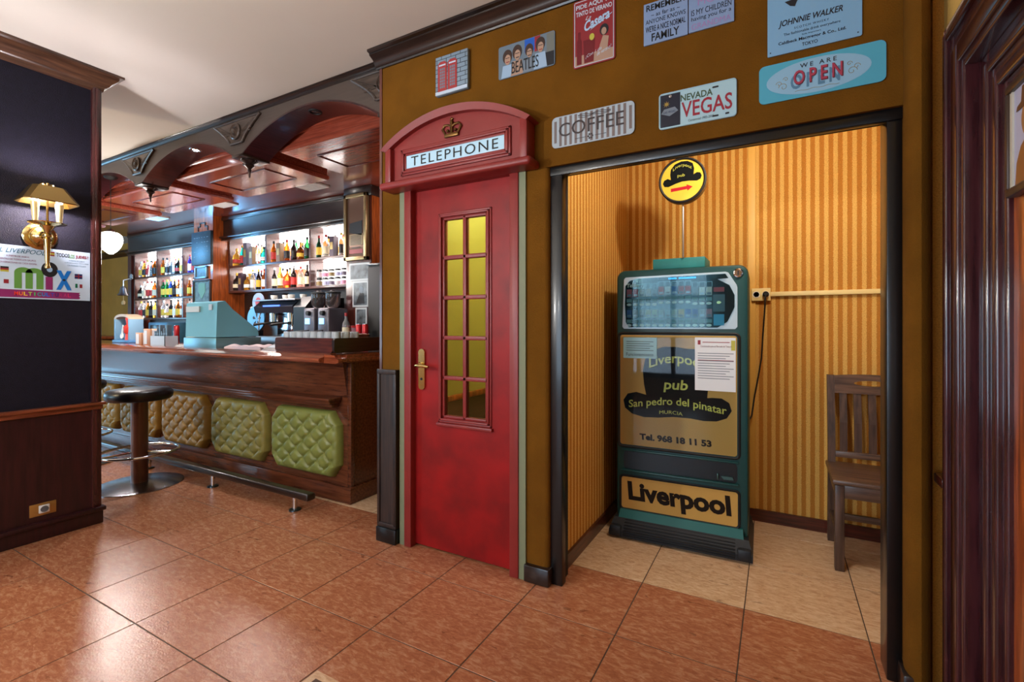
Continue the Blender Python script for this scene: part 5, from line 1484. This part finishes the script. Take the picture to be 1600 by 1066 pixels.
ORD = ['first', 'second', 'third', 'fourth', 'fifth', 'sixth', 'seventh', 'eighth', 'ninth', 'tenth', 'eleventh', 'twelfth', 'thirteenth']
random.seed(11)
KN = {'r': 'round', 't': 'tall', 's': 'squat', 'w': 'wine', 'c': 'cone'}
KW = {'r': 'round-shouldered', 't': 'tall', 's': 'squat', 'w': 'slender', 'c': 'conical'}
def fill(x0, x1, z, items, place, y=3.99, group='', extra=('ramber', 'rclear', 'wdark', 'rgold', 'tclear', 'wamber')):
    items = list(items)
    while len(items) < min(11, int((x1 - x0) / 0.066)):
        items.insert(random.randrange(len(items)), random.choice(extra))
    n = len(items)
    for k, it in enumerate(items):
        x = x0 + 0.06 + (x1 - x0 - 0.12) * (k + 0.5) / n
        yy = y - 0.04 + 0.085 * (k % 2) + random.uniform(-0.005, 0.005)
        if it[0] == '#':
            col = {'p': (66, 46, 62), 'o': (214, 92, 34), 'n': (46, 50, 70), 'g': (120, 92, 60), 'b': (70, 90, 130), 'y': (206, 160, 60), 's': (96, 96, 116), 'f': (196, 110, 60)}[it[1]]
            nm = {'p': 'plum', 'o': 'orange', 'n': 'navy', 'g': 'brown', 'b': 'blue', 'y': 'yellow', 's': 'grey', 'f': 'striped orange'}[it[1]]
            carton(col, (x, yy, z + 0.001), 0.075, 0.30 if it[1] in 'ns' else 0.24, '%s bottle carton, %s from left, %s' % (nm, ORD[k], place), group)
        else:
            cn = it[1:]
            bottle(KN[it[0]], cn, (x, yy, z + 0.001), min(random.uniform(0.88, 1.03), 0.272 / PROF[KN[it[0]]][-1][1]), '%s %s bottle, %s from left, %s' % ({'darkgreen': 'dark green'}.get(cn, cn), KW[it[0]], ORD[k], place), group, random.randrange(5), random.randrange(4))
G1 = 'bottles in the cabinet right of the column'
e = [-6.69, -5.903, -5.873, -5.035, -5.005, -4.18]
fill(e[0], e[1], 2.08, ['sgold', 'sclear', 'tteal', 'rbrown', '#s', 'rgold', '#g', 'steal'], 'upper shelf, left bay, right cabinet', group=G1)
fill(e[2], e[3], 2.08, ['ramber', 'rclear', '#g', 'sorange', 'ramber', 'rgreen', 'rdark', 'sdark', 'samber', 'sorange', 'rgreen'], 'upper shelf, middle bay, right cabinet', group=G1)
fill(e[4], e[5], 2.08, ['wdarkgreen', '#p', 'cclear', 'rclear', '#b'], 'upper shelf, right bay, right cabinet', group=G1)
fill(e[0], e[1], 1.735, ['sdark', 'samber', '#p', '#y', 'sgold', '#b', '#f', 'ramber'], 'lower shelf, left bay, right cabinet', group=G1)
fill(e[2], e[3], 1.735, ['wdark', 'rclear', 'rgold', 'tgold', 'sorange', '#o', 'rdark', '#o', 'rclear', 'rbrown', 'wdark'], 'lower shelf, middle bay, right cabinet', group=G1)
G2 = 'bottles in the cabinet left of the column'
f_ = [-9.375, -8.685, -8.655, -7.925, -7.895, -7.215]
rowsL = [(2.05, 'top shelf', ['rred', 'wdark', 'rdark', 'cclear', 'sred', 'ramber', 'wamber'], ['wdark', 'rclear', 'sred', 'rclear', 'sdark', 'rclear'], ['tviolet', 'tblue', 'tviolet', 'rblue']),
         (1.70, 'middle shelf', ['sdark', 'rclear', 'tclear', 'rgold', 'rclear', 'ramber', 'tclear'], ['rgreen', 'rgreen', 'rgreen', 'tblue', 'rblue', 'tclear', 'rclear'], ['rred', 'tviolet', 'tblue', 'rclear']),
         (1.378, 'bottom shelf', ['rclear', 'rgreen', 'tclear', 'sblue', 'rclear', 'rgold', 'tclear'], ['sclear', 'wdark', 'rdark', 'sred', 'rclear', 'rbrown'], ['ramber', 'sorange', 'rclear', 'samber'])]
for z, nm, a, b, c in rowsL:
    fill(f_[0], f_[1], z, a, '%s, left bay, left cabinet' % nm, group=G2)
    fill(f_[2], f_[3], z, b, '%s, middle bay, left cabinet' % nm, group=G2)
    fill(f_[4], f_[5], z, c, '%s, right bay, left cabinet' % nm, group=G2)
# stacked jars in the right bay of the right cabinet
jarm = [M('jar_%d' % k, c, 0.3) for k, c in enumerate([(120, 100, 60), (176, 168, 170), (160, 160, 190), (186, 120, 150), (90, 80, 100)])]
for row in range(2):
    for k in range(7):
        x = e[4] + 0.07 + k * 0.108
        root = child('jar', shared(('jar',), lambda: MB().lathe([(0.0, 0), (0.038, 0.0), (0.041, 0.006), (0.041, 0.066), (0.034, 0.074), (0.034, 0.08)], (0, 0, 0), 'Z', 14), GM['clear']), None)
        root.location = (x, 3.98, 1.736 + row * 0.103)
        tag(root, 'small labelled jar, %s from left in %s layer under the plum carton' % (ORD[k], ('bottom', 'top')[row]), 'jar', 'jars in the right cabinet')
        child('lid', shared(('lid',), lambda: MB().lathe([(0.036, 0.078), (0.036, 0.10), (0.0, 0.101)], (0, 0, 0), 'Z', 14), CAPM[0]), root)
        child('label', shared(('jlabel',), lambda: MB().lathe([(0.0418, 0.012), (0.0418, 0.058)], (0, 0, 0), 'Z', 14), jarm[(k * 2 + row) % 5]), root)

# ------------------------------------------------------------------ things on the column and the pillar
bd = tag(MB().rbox(-7.18, -6.71, 3.655, 3.69, 2.09, 2.545, 0.004).build('blackboard', M('slate_board', (30, 44, 54), 0.5, vary=0.25, vscale=20), None, (-6.95, 3.69, 2.3)), 'dark slate menu board high on the wooden column', 'blackboard')
chk = MB()
for r_ in range(5):
    for q in range(6):
        if random.random() < 0.75:
            x = -7.12 + q * 0.062; z = 2.46 - r_ * 0.065
            chk.box(x, x + random.uniform(0.02, 0.05), 3.6542, 3.655, z, z + 0.006)
chk.build('chalk_marks', M('chalk', (120, 140, 150), 0.8), bd)
def framed(name, label, x0, x1, z0, z1, frm, img, y=3.69, t=0.03, fw=0.025):
    f = thing(name, label, 'picture', ((x0 + x1) / 2, y, z0))
    MB().rbox(x0, x0 + fw, y - t, y, z0, z1, 0.005).rbox(x1 - fw, x1, y - t, y, z0, z1, 0.005).rbox(x0, x1, y - t, y, z0, z0 + fw, 0.005).rbox(x0, x1, y - t, y, z1 - fw, z1, 0.005).build('frame', frm, f)
    return f, MB().box(x0 + fw * 0.8, x1 - fw * 0.8, y - t * 0.5, y - 0.004, z0 + fw * 0.8, z1 - fw * 0.8).build('print', img, f)
grim = M('grey_photo', (120, 130, 138), 0.4, vrgb=(40, 46, 52), vscale=14, detail=3)
framed('picture_frame', 'tilted grey framed picture below the slate board', -7.12, -6.82, 1.90, 2.075, M('pewter', (120, 136, 144), 0.4, metal=0.6), M('teal_grey_print', (62, 84, 94), 0.4, vary=0.4, vscale=20))
f3, p3 = framed('picture_frame', 'dark framed green and grey crest picture behind the cash register', -7.17, -6.74, 1.55, 1.885, darkZ, M('crest_print', (96, 116, 110), 0.4, vrgb=(40, 52, 52), vscale=16))
MB().prism([(-7.03, 1.84), (-6.88, 1.84), (-6.87, 1.72), (-6.955, 1.62), (-7.04, 1.72)], 3.672, 3.675, 'Y').build('crest', M('crest_green', (90, 130, 104), 0.4), p3)
# tall gold framed whisky mirror on the pillar
f4, p4 = framed('mirror_picture', 'tall narrow gold-framed advertising mirror at top of the right pillar', -4.14, -3.80, 1.955, 2.67, M('gold_frame', (150, 128, 92), 0.35, metal=0.8), M('sepia_mirror', (120, 96, 84), 0.15, metal=0.4), t=0.05, fw=0.04)
MB().prism([(-4.07, 2.36), (-3.88, 2.38), (-3.88, 2.22), (-4.07, 2.26)], 3.660, 3.664, 'Y').build('printed_photo', pdk, p4)
MB().box(-4.07, -3.87, 3.660, 3.664, 2.12, 2.24).build('printed_text_block', M('print_khaki', (150, 130, 96), 0.5), p4)
for k in range(9):
    MB().box(-4.05, -3.89, 3.6585, 3.660, 2.125 + k * 0.012, 2.130 + k * 0.012).build('text_line', pdk, p4)
MB().box(-4.07, -3.87, 3.660, 3.664, 2.03, 2.075).build('red_band', pred, p4)
MB().box(-4.03, -3.91, 3.6585, 3.660, 2.090, 2.098).build('text_line', pdk, p4)
for nm, lb, a, b, c, d_ in (('photo', 'grey group photo without frame under the gold mirror', -4.095, -3.79, 1.738, 1.93), ('photo', 'black and white photo of two seated figures on right pillar', -4.045, -3.81, 1.455, 1.735), ('photo', 'narrow grey photo lowest on the right pillar', -4.0, -3.83, 1.235, 1.448)):
    o = tag(MB().box(a, b, 3.682, 3.689, c, d_).build(nm, M('photo_border', (186, 192, 196), 0.4), None, ((a + b) / 2, 3.69, c)), lb, 'photo')
    MB().box(a + 0.02, b - 0.02, 3.680, 3.682, c + 0.02, d_ - 0.02).build('print', grim, o)
    if c == 1.455:
        MB().prism(ellipse(-3.91, 1.64, 0.03, 0.04), 3.6786, 3.680, 'Y').build('printed_head', pgry, o)
        MB().prism([(-3.99, 1.49), (-3.86, 1.49), (-3.87, 1.60), (-3.93, 1.61)], 3.6786, 3.680, 'Y').build('printed_body', pdk, o)
cbn = thing('tall_cabinet', 'tall black cabinet beside the picture pillar', 'cabinet', (-3.45, 3.8, 0))
MB().box(-3.74, -3.1, 3.62, 4.15, 0, 1.88).build('body', blackmat, cbn)
MB().rbox(-3.75, -3.09, 3.60, 4.16, 1.88, 1.90, 0.004).build('top', darkX, cbn)
MB().rbox(-3.735, -3.11, 3.605, 3.62, 0.1, 1.86, 0.003).build('door', blackmat, cbn)

# ------------------------------------------------------------------ coffee machine and grinders on the back counter
cmx = thing('espresso_machine', 'chrome and black two-group espresso machine on the back counter', 'coffee machine', (-4.95, 3.68, 1.0))
MB().rbox(-5.42, -4.50, 3.46, 3.95, 1.03, 1.13, 0.01).build('drip_base', steel, cmx)
MB().rbox(-5.36, -4.72, 3.70, 3.95, 1.12, 1.42, 0.01).build('back_body', chrome, cmx)
MB().prism([(3.46, 1.40), (3.95, 1.40), (3.95, 1.54), (3.52, 1.54), (3.44, 1.47)], -5.42, -4.72, 'X').build('head', M('espresso_dark', (40, 48, 60), 0.25, metal=0.5), cmx)
MB().rbox(-5.44, -4.68, 3.44, 3.97, 1.54, 1.556, 0.004).build('cup_rail', steel, cmx)
MB().prism([(3.44, 1.03), (3.97, 1.03), (3.97, 1.58), (3.55, 1.58), (3.44, 1.46)], -4.70, -4.50, 'X').build('side_panel', M('espresso_black', (24, 30, 34), 0.3), cmx)
MB().box(-5.25, -4.95, 3.444, 3.452, 1.465, 1.49).build('display', M('blue_display', (60, 100, 230), 0.4, emit=(70, 110, 255), estr=2.0), cmx)
for x in (-5.22, -4.90):
    g = MB().lathe([(0.045, 1.30), (0.045, 1.40)], (x, 3.56, 0), 'Z', 18).build('group_head', chrome, cmx)
    MB().lathe([(0.036, 1.265), (0.040, 1.30)], (x, 3.56, 0), 'Z', 16).tube([(x, 3.53, 1.285), (x - 0.06, 3.44, 1.275), (x - 0.11, 3.38, 1.262)], [0.010, 0.014, 0.015], 10).build('filter_handle', blackmat, g)
for x in (-5.36, -4.76):
    MB().tube([(x, 3.5, 1.42), (x, 3.47, 1.36), (x + 0.01, 3.46, 1.20)], 0.006, 8).build('steam_wand', chrome, cmx)
for k in range(4):
    x = -5.30 + k * 0.16
    cup = tag(MB().lathe([(0.022, 0), (0.036, 0.03), (0.040, 0.06), (0.037, 0.06), (0.032, 0.03), (0.0, 0.008)], (x, 3.62 + 0.04 * (k % 2), 1.5565), 'Z', 18).build('coffee_cup', white, None, (x, 3.62, 1.5565)), 'white coffee cup on top of the espresso machine, %s from left' % ORD[k], 'cup', 'cups on the espresso machine')
gw = M('grinder_grey', (92, 88, 96), 0.35, metal=0.5)
for k, x in enumerate((-4.345, -4.125)):
    g = thing('coffee_grinder', ('grey coffee grinder with clear hopper next to the espresso machine', 'grey coffee grinder with clear hopper beside the picture pillar')[k], 'coffee grinder', (x, 3.5, 1.0))
    MB().rbox(x - 0.085, x + 0.085, 3.36, 3.62, 1.0, 1.44, 0.02, 3).build('body', gw, g)
    MB().lathe([(0.05, 1.44), (0.075, 1.475), (0.078, 1.59), (0.07, 1.595)], (x, 3.49, 0), 'Z', 20).build('hopper', M('smoky_glass', (120, 110, 110), 0.05, trans=0.8), g)
    MB().lathe([(0.080, 1.595), (0.080, 1.61), (0.03, 1.618), (0.02, 1.63), (0.0, 1.632)], (x, 3.49, 0), 'Z', 20).build('lid', blackmat, g)
    MB().lathe([(0.028, 0), (0.024, -0.03), (0.0, -0.032)], (x + 0.01, 3.36, 1.385), 'Y', 16).build('knob', blackmat, g)
    MB().box(x - 0.05, x + 0.02, 3.354, 3.361, 1.27, 1.33).build('display', M('blue_screen', (110, 180, 255), 0.4, emit=(130, 190, 255), estr=2.5), g)
    MB().tube([(x, 3.37, 1.20), (x - 0.02, 3.30, 1.19), (x - 0.06, 3.25, 1.185)], 0.014, 10).build('fork', blackmat, g)
# blue guitar-shaped clock
gu = thing('guitar_clock', 'light blue guitar-shaped ornament left of the espresso machine', 'ornament', (-5.68, 3.62, 1.0))
outl = []
for k in range(40):
    a = 2 * PI * k / 40
    r = 0.17 * (1 + 0.0 * math.cos(a))
    outl.append((-5.63 + r * math.cos(a), 1.34 + r * 0.92 * math.sin(a)))
MB().prism(outl, 3.60, 3.62, 'Y').build('lower_body', M('guitar_blue', (84, 150, 204), 0.3), gu)
MB().prism([(-5.59 + 0.11 * math.cos(2 * PI * k / 30), 1.54 + 0.115 * math.sin(2 * PI * k / 30)) for k in range(30)], 3.602, 3.62, 'Y').build('upper_body', M('guitar_grey_blue', (130, 150, 180), 0.3), gu)
MB().prism(ellipse(-5.58, 1.54, 0.055, 0.06, 20), 3.598, 3.602, 'Y').build('printed_badge', M('badge_red', (150, 60, 66), 0.4), gu)
ptl = MB()
for k in range(5):
    a = 2 * PI * k / 5 + 0.3
    ptl.prism([(-5.61 + 0.02 * math.cos(a), 1.33 + 0.02 * math.sin(a)), (-5.61 + 0.07 * math.cos(a - 0.3), 1.33 + 0.07 * math.sin(a - 0.3)), (-5.61 + 0.085 * math.cos(a), 1.33 + 0.085 * math.sin(a)), (-5.61 + 0.07 * math.cos(a + 0.3), 1.33 + 0.07 * math.sin(a + 0.3))], 3.598, 3.60, 'Y')
ptl.build('sound_hole_petals', pdk, gu)
MB().box(-5.67, -5.57, 3.6, 3.66, 1.0, 1.20).build('stand', blackmat, gu)
fb = tag(MB().rbox(-6.10, -5.78, 4.08, 4.115, 1.25, 1.69, 0.004).build('dark_poster', M('dark_slate_print', (34, 34, 46), 0.5), None, (-5.94, 4.11, 1.25)), 'dark poster with pale flower emblem under the bottle shelf', 'poster')
for k in range(6):
    a = 2 * PI * k / 6
    cx_, cz_ = -5.94 + 0.05 * math.cos(a), 1.58 + 0.058 * math.sin(a)
    MB().prism(ellipse(cx_, cz_, 0.026, 0.030, 12), 4.078, 4.08, 'Y').build('petal', M('emblem_grey', (150, 150, 156), 0.5), fb)
sa = thing('red_cap_ornament', 'small red hanging ornament beside the dark poster', 'ornament', (-6.32, 4.035, 1.45))
MB().lathe([(0.0, 0.0), (0.03, 0.02), (0.055, 0.06), (0.06, 0.085), (0.03, 0.10), (0.0, 0.10)], (-6.32, 4.035, 1.40), 'Z', 16).build('body', M('ornament_red', (190, 40, 44), 0.4), sa)
MB().lathe([(0.062, 0.085), (0.066, 0.10), (0.05, 0.115), (0.0, 0.118)], (-6.32, 4.035, 1.40), 'Z', 16).tube([(-6.32, 4.035, 1.51), (-6.32, 4.10, 1.70)], 0.003, 6).build('trim', white, sa)

# ------------------------------------------------------------------ things on the bar top
rg = thing('cash_register', 'large teal blue cash register seen from behind on the bar', 'cash register', (-4.43, 2.53, 1.053))
tq = M('register_teal', (104, 168, 186), 0.42, bump=0.05, bscale=200)
MB().prism([(2.325, 1.155), (2.335, 1.455), (2.40, 1.470), (2.47, 1.395), (2.69, 1.225), (2.705, 1.160)], -4.665, -4.185, 'X').build('housing', tq, rg)
MB().rbox(-4.68, -4.17, 2.315, 2.72, 1.053, 1.150, 0.006).build('drawer', M('drawer_metal', (110, 150, 160), 0.35, metal=0.5), rg)
MB().box(-4.65, -4.44, 2.322, 2.334, 1.375, 1.425).build('slot', M('slot_white', (200, 206, 206), 0.4), rg)
MB().box(-4.30, -4.25, 2.326, 2.336, 1.39, 1.44).build('sticker', pwht, rg)
tw = MB()
nx_, ny_ = 26, 12
vs, fs = [], []
for a in range(nx_ + 1):
    for b_ in range(ny_ + 1):
        x = -4.13 + 0.50 * a / nx_; y_ = 2.36 + 0.24 * b_ / ny_
        vs.append((x, y_, 1.074 + 0.020 * math.sin(a * 0.33 + b_ * 0.25) ** 2 * (0.4 + 0.6 * math.sin(PI * b_ / ny_)) + 0.010 * math.sin(b_ * 0.6 + a * 0.1)))
for a in range(nx_):
    for b_ in range(ny_):
        q = a * (ny_ + 1) + b_
        fs.append((q, q + 1, q + ny_ + 2, q + ny_ + 1))
tw.add(vs, fs, True)
n0 = len(vs)
tw.add([(v[0], v[1], 1.0535) for v in vs], [f[::-1] for f in fs], True)
rim_ = [b_ for b_ in range(ny_ + 1)] + [a * (ny_ + 1) + ny_ for a in range(1, nx_ + 1)] + [nx_ * (ny_ + 1) + b_ for b_ in range(ny_ - 1, -1, -1)] + [a * (ny_ + 1) for a in range(nx_ - 1, 0, -1)]
tw.add_faces(0, [(rim_[k], n0 + rim_[k], n0 + rim_[(k + 1) % len(rim_)], rim_[(k + 1) % len(rim_)]) for k in range(len(rim_))], True)
tag(tw.build('bar_towel', M('pale_pink_cloth', (206, 184, 186), 0.9, bump=0.4, bscale=120), None, (-3.85, 2.48, 1.055)), 'crumpled pale pink cloth lying on the bar', 'towel')
mt_ = tag(MB().prism([(2.33, 1.053), (2.55, 1.053), (2.54, 1.118), (2.52, 1.120)], -3.62, -3.345, 'X').build('bar_mat_holder', M('mat_black', (26, 28, 30), 0.45), None, (-3.48, 2.44, 1.053)), 'black printed bar caddy beside the pink cloth', 'bar caddy')
mk_ = MB()
for k in range(9):
    y0_ = 2.40 if k < 5 else 2.385
    xa = -3.60 + k * 0.026
    mk_.add([(xa, y0_, 1.0535 + (y0_ - 2.33) * 0.3526 + 0.0015), (xa + 0.019, y0_, 1.0535 + (y0_ - 2.33) * 0.3526 + 0.0015), (xa + 0.019, 2.45, 1.0535 + 0.12 * 0.3526 + 0.0015), (xa, 2.45, 1.0535 + 0.12 * 0.3526 + 0.0015)], [(0, 1, 2, 3)])
mk_.build('printed_marks', pwht, mt_)
# napkin holders and cup caddy
for nm, lb, x0, x1, h_, c1 in (('napkin_holder', 'small brown and white napkin holder left on the bar', -5.72, -5.60, 0.13, (196, 200, 204)), ('napkin_holder', 'taller brown and white napkin holder right of the small one', -5.56, -5.42, 0.17, (206, 208, 208))):
    t_ = thing(nm, lb, 'napkin holder', ((x0 + x1) / 2, 2.42, 1.053))
    MB().rbox(x0, x1, 2.385, 2.40, 1.053, 1.053 + h_, 0.003).build('front_board', M('napkin_brown', (176, 128, 92), 0.5), t_)
    MB().rbox(x0, x1, 2.45, 2.465, 1.053, 1.053 + h_, 0.003).build('back_board', M('napkin_brown', (176, 128, 92), 0.5), t_)
    MB().box(x0 + 0.006, x1 - 0.006, 2.401, 2.449, 1.055, 1.053 + h_ * 0.92).build('napkins', paper, t_)
    MB().box(x0 + 0.012, x0 + 0.07, 2.3835, 2.385, 1.07, 1.053 + h_ * 0.9).build('white_print', M('print_offwhite', c1, 0.5), t_)
cd = thing('sugar_caddy', 'grey caddy full of dark sachets between napkins and cash register', 'caddy', (-5.24, 2.42, 1.053))
for a in ((-5.37, -5.10, 2.36, 2.365), (-5.37, -5.10, 2.475, 2.48), (-5.37, -5.365, 2.36, 2.48), (-5.105, -5.10, 2.36, 2.48)):
    MB().box(a[0], a[1], a[2], a[3], 1.056, 1.155).build('side', M('caddy_grey', (176, 182, 190), 0.4), cd)
MB().box(-5.37, -5.10, 2.36, 2.48, 1.0525, 1.057).build('bottom', M('caddy_grey', (176, 182, 190), 0.4), cd)
for k in range(6):
    pk = tag(MB().rbox(-5.36 + k * 0.042, -5.325 + k * 0.042, 2.39, 2.43, 1.06, 1.20 + 0.03 * (k % 3), 0.003).build('sachet_pack', M('sachet_%d' % (k % 3), ((30, 30, 34), (52, 44, 40), (70, 84, 96))[k % 3], 0.4), None, (-5.34 + k * 0.042, 2.41, 1.06)), 'dark sachet pack in the grey caddy, %s from left' % ORD[k], 'sachets', 'sachets in the caddy')
    MB().box(-5.356 + k * 0.042, -5.329 + k * 0.042, 2.3885, 2.39, 1.165, 1.185).build('label', pgry, pk)
# little arched display box with soldier and guitar
jb = thing('display_box', 'arched blue and white display box with red soldier figure and toy guitar', 'ornament', (-6.75, 2.75, 1.053))
MB().rbox(-6.95, -6.55, 2.66, 2.84, 1.053, 1.085, 0.006).build('base', M('box_blue', (70, 120, 170), 0.4), jb)
for x in (-6.93, -6.59):
    MB().rbox(x - 0.02, x + 0.02, 2.68, 2.82, 1.085, 1.33, 0.004).build('upright', M('box_pale_blue', (110, 150, 180), 0.5), jb)
ar = MB()
oa = [(-6.76 + 0.19 * math.cos(t), 1.33 + 0.06 * math.sin(t)) for t in [PI * k / 14 for k in range(15)]]
ia = [(-6.76 + 0.15 * math.cos(t), 1.33 + 0.03 * math.sin(t)) for t in [PI * k / 14 for k in range(14, -1, -1)]]
vv = []
for k in range(15):
    o1, i1 = oa[k], ia[14 - k]
    vv += [(o1[0], 2.68, o1[1]), (o1[0], 2.82, o1[1]), (i1[0], 2.82, i1[1]), (i1[0], 2.68, i1[1])]
ar.add(vv, [(4 * k + q, 4 * k + (q + 1) % 4, 4 * k + 4 + (q + 1) % 4, 4 * k + 4 + q) for k in range(14) for q in range(4)] + [(0, 1, 2, 3), (59, 58, 57, 56)])
ar.build('arch', M('box_cream', (180, 160, 136), 0.5), jb)
MB().box(-6.91, -6.61, 2.80, 2.815, 1.085, 1.335).build('backdrop', M('box_backdrop', (60, 70, 110), 0.5, vrgb=(150, 130, 140), vscale=22), jb)
MB().lathe([(0.035, 0), (0.03, 0.07), (0.045, 0.09), (0.05, 0.15), (0.02, 0.185), (0.024, 0.20), (0.024, 0.225), (0.03, 0.23), (0.03, 0.26), (0.0, 0.27)], (-6.64, 2.70, 1.085), 'Z', 14).build('soldier_figure', M('soldier_red', (190, 50, 40), 0.4), jb)
MB().prism(ellipse(-6.79, 1.13, 0.035, 0.03, 16), 2.69, 2.70, 'Y').prism([(-6.80, 1.14), (-6.785, 1.14), (-6.755, 1.26), (-6.765, 1.262)], 2.69, 2.70, 'Y').build('toy_guitar', white, jb)

# can, bottles and small things near the back counter
cn = thing('soda_can', 'tall red soda can left of the cash register', 'can', (-7.35, 3.6, 1.0))
MB().lathe([(0.028, 0.0), (0.034, 0.012), (0.034, 0.24), (0.028, 0.255), (0.0, 0.252)], (-7.35, 3.55, 1.0), 'Z', 18).build('body', M('can_red', (180, 30, 36), 0.3, metal=0.3), cn)
MB().lathe([(0.0285, 0.2545), (0.0285, 0.259), (0.0, 0.257)], (-7.35, 3.55, 1.0), 'Z', 18).build('lid', chrome, cn)
MB().tube([(-7.36 + 0.006 * math.sin(k * 1.1), 3.5165, 1.05 + 0.012 * k) for k in range(12)], 0.004, 5).build('white_swirl', pwht, cn)
for k, (kind, cl, x, lb) in enumerate((('round', 'green', -7.02, 'green bottle standing beside the red soda can'), ('round', 'green', -6.90, 'green bottle just left of the cash register'), ('round', 'clear', -3.86, 'clear bottle standing before the right pillar'))):
    bottle(kind, cl, (x, 3.55 if k < 2 else 3.43, 1.001 if k < 2 else 1.104), 0.95, lb, None, 0, 3 if k < 2 else 2)
bxg = thing('appliance', 'small blue and black counter appliance under the left cabinet', 'appliance', (-7.95, 3.72, 1.0))
MB().rbox(-8.25, -7.72, 3.60, 3.95, 1.0, 1.30, 0.012).build('body', M('appliance_blue', (70, 120, 150), 0.35), bxg)
MB().rbox(-8.18, -7.95, 3.592, 3.602, 1.06, 1.26, 0.004).build('door', black, bxg)
MB().tube([(-7.90, 3.59, 1.08), (-7.90, 3.57, 1.10), (-7.90, 3.57, 1.24), (-7.90, 3.59, 1.26)], 0.006, 8).build('handle', chrome, bxg)
# bell hanging at the cabinet's left end
bl = thing('bar_bell', 'small silver bar bell hanging at left end of the left cabinet', 'bell', (-9.45, 3.80, 1.75))
MB().lathe([(0.0, 0.15), (0.03, 0.145), (0.045, 0.11), (0.055, 0.05), (0.085, 0.0), (0.080, 0.0), (0.05, 0.05), (0.0, 0.13)], (-9.47, 3.78, 1.75), 'Z', 20).build('bell', steel, bl)
MB().tube([(-9.47, 3.78, 1.90), (-9.47, 3.78, 2.0), (-9.41, 3.85, 2.03)], 0.012, 8).lathe([(0.05, 0.0), (0.05, 0.012), (0.02, 0.02)], (-9.41, 3.86, 2.06), 'Y', 16).build('bracket', steel, bl)
MB().tube([(-9.47, 3.78, 1.86), (-9.47, 3.78, 1.66)], 0.006, 6).lathe([(0.0, 0.0), (0.025, 0.02), (0.03, 0.05), (0.02, 0.08), (0.0, 0.09)], (-9.47, 3.78, 1.58), 'Z', 12).build('pull', M('pull_wood', (190, 160, 110), 0.5), bl)
# two red cans by the pillar
for k, x in enumerate((-3.70, -3.61)):
    t_ = thing('soda_can', ('red soda can before the black cabinet, left of two', 'red soda can before the black cabinet, right of two')[k], 'can', (x, 3.45, 1.0))
    MB().lathe([(0.026, 0.0), (0.031, 0.01), (0.031, 0.15), (0.026, 0.165), (0.0, 0.162)], (x, 3.45, 1.103), 'Z', 16).build('body', M('can_red', (180, 30, 36), 0.3), t_)
    MB().lathe([(0.0265, 0.1645), (0.0265, 0.169), (0.0, 0.167)], (x, 3.45, 1.103), 'Z', 16).build('lid', chrome, t_)
sd = thing('side_unit', 'dark low unit between the bar aisle and black cabinet', 'cabinet', (-3.65, 3.45, 0))
MB().box(-3.95, -3.2, 3.34, 3.598, 0, 1.08).build('body', darkX, sd)
MB().rbox(-3.96, -3.19, 3.33, 3.598, 1.08, 1.103, 0.004).build('top', shelfw, sd)
# silver ice bucket on the bar
ib = thing('ice_bucket', 'steel bowl tilted behind the glasses on the bar', 'bowl', (-3.05, 2.75, 1.053))
MB().lathe([(0.06, 0.0), (0.10, 0.05), (0.125, 0.125), (0.130, 0.13), (0.120, 0.125), (0.095, 0.05), (0.0, 0.01)], (-3.05, 2.79, 1.053), 'Z', 28).build('bowl', steel, ib)
MB().tube([(-3.05 + 0.128 * math.cos(2 * PI * k / 28), 2.79 + 0.128 * math.sin(2 * PI * k / 28), 1.183) for k in range(28)], 0.005, 6, closed=True).build('rim', chrome, ib)

# magazines beside the cash register, tub by the pillar, carved motif on the column
for k, (c_, lb) in enumerate((((150, 154, 160), 'grey magazine at the bottom of the pile left of the cash register'), ((196, 196, 190), 'pale magazine in the middle of the pile left of the register'), ((110, 104, 100), 'dark magazine on top of the pile left of the cash register'))):
    z = 1.0525 + 0.009 * k
    mg = tag(MB().rbox(-5.02 + 0.01 * k, -4.76 + 0.015 * k, 2.40 + 0.01 * k, 2.72, z, z + 0.0085, 0.002).build('magazine', M('magazine_%d' % k, c_, 0.4), None, (-4.89, 2.55, z)), lb, 'magazine', 'magazines on the bar')
    MB().box(-4.99 + 0.01 * k, -4.80 + 0.01 * k, 2.3985 + 0.01 * k, 2.40 + 0.01 * k, z + 0.002, z + 0.0065).build('page_edge', paper, mg)
tu = thing('plastic_tub', 'pink plastic tub with red lid beside the right grinder', 'tub', (-3.99, 3.44, 1.0))
MB().lathe([(0.050, 0.0), (0.056, 0.10), (0.056, 0.13)], (-3.87, 3.52, 1.1035), 'Z', 20).build('body', M('tub_pink', (196, 150, 160), 0.4), tu)
MB().lathe([(0.060, 0.128), (0.060, 0.150), (0.0, 0.152)], (-3.87, 3.52, 1.1035), 'Z', 20).build('lid', M('tub_lid_red', (196, 50, 56), 0.4), tu)
mo = MB()
for (a, b, c, d_) in ((-7.08, -7.06, 2.56, 2.62), (-7.08, -7.02, 2.61, 2.63), (-7.03, -7.01, 2.62, 2.67), (-7.03, -6.90, 2.66, 2.68), (-6.91, -6.89, 2.62, 2.67), (-6.90, -6.84, 2.61, 2.63), (-6.85, -6.83, 2.56, 2.62)):
    mo.box(a, b, 3.682, 3.691, c, d_)
mo.build('stepped_motif', darkX, col)
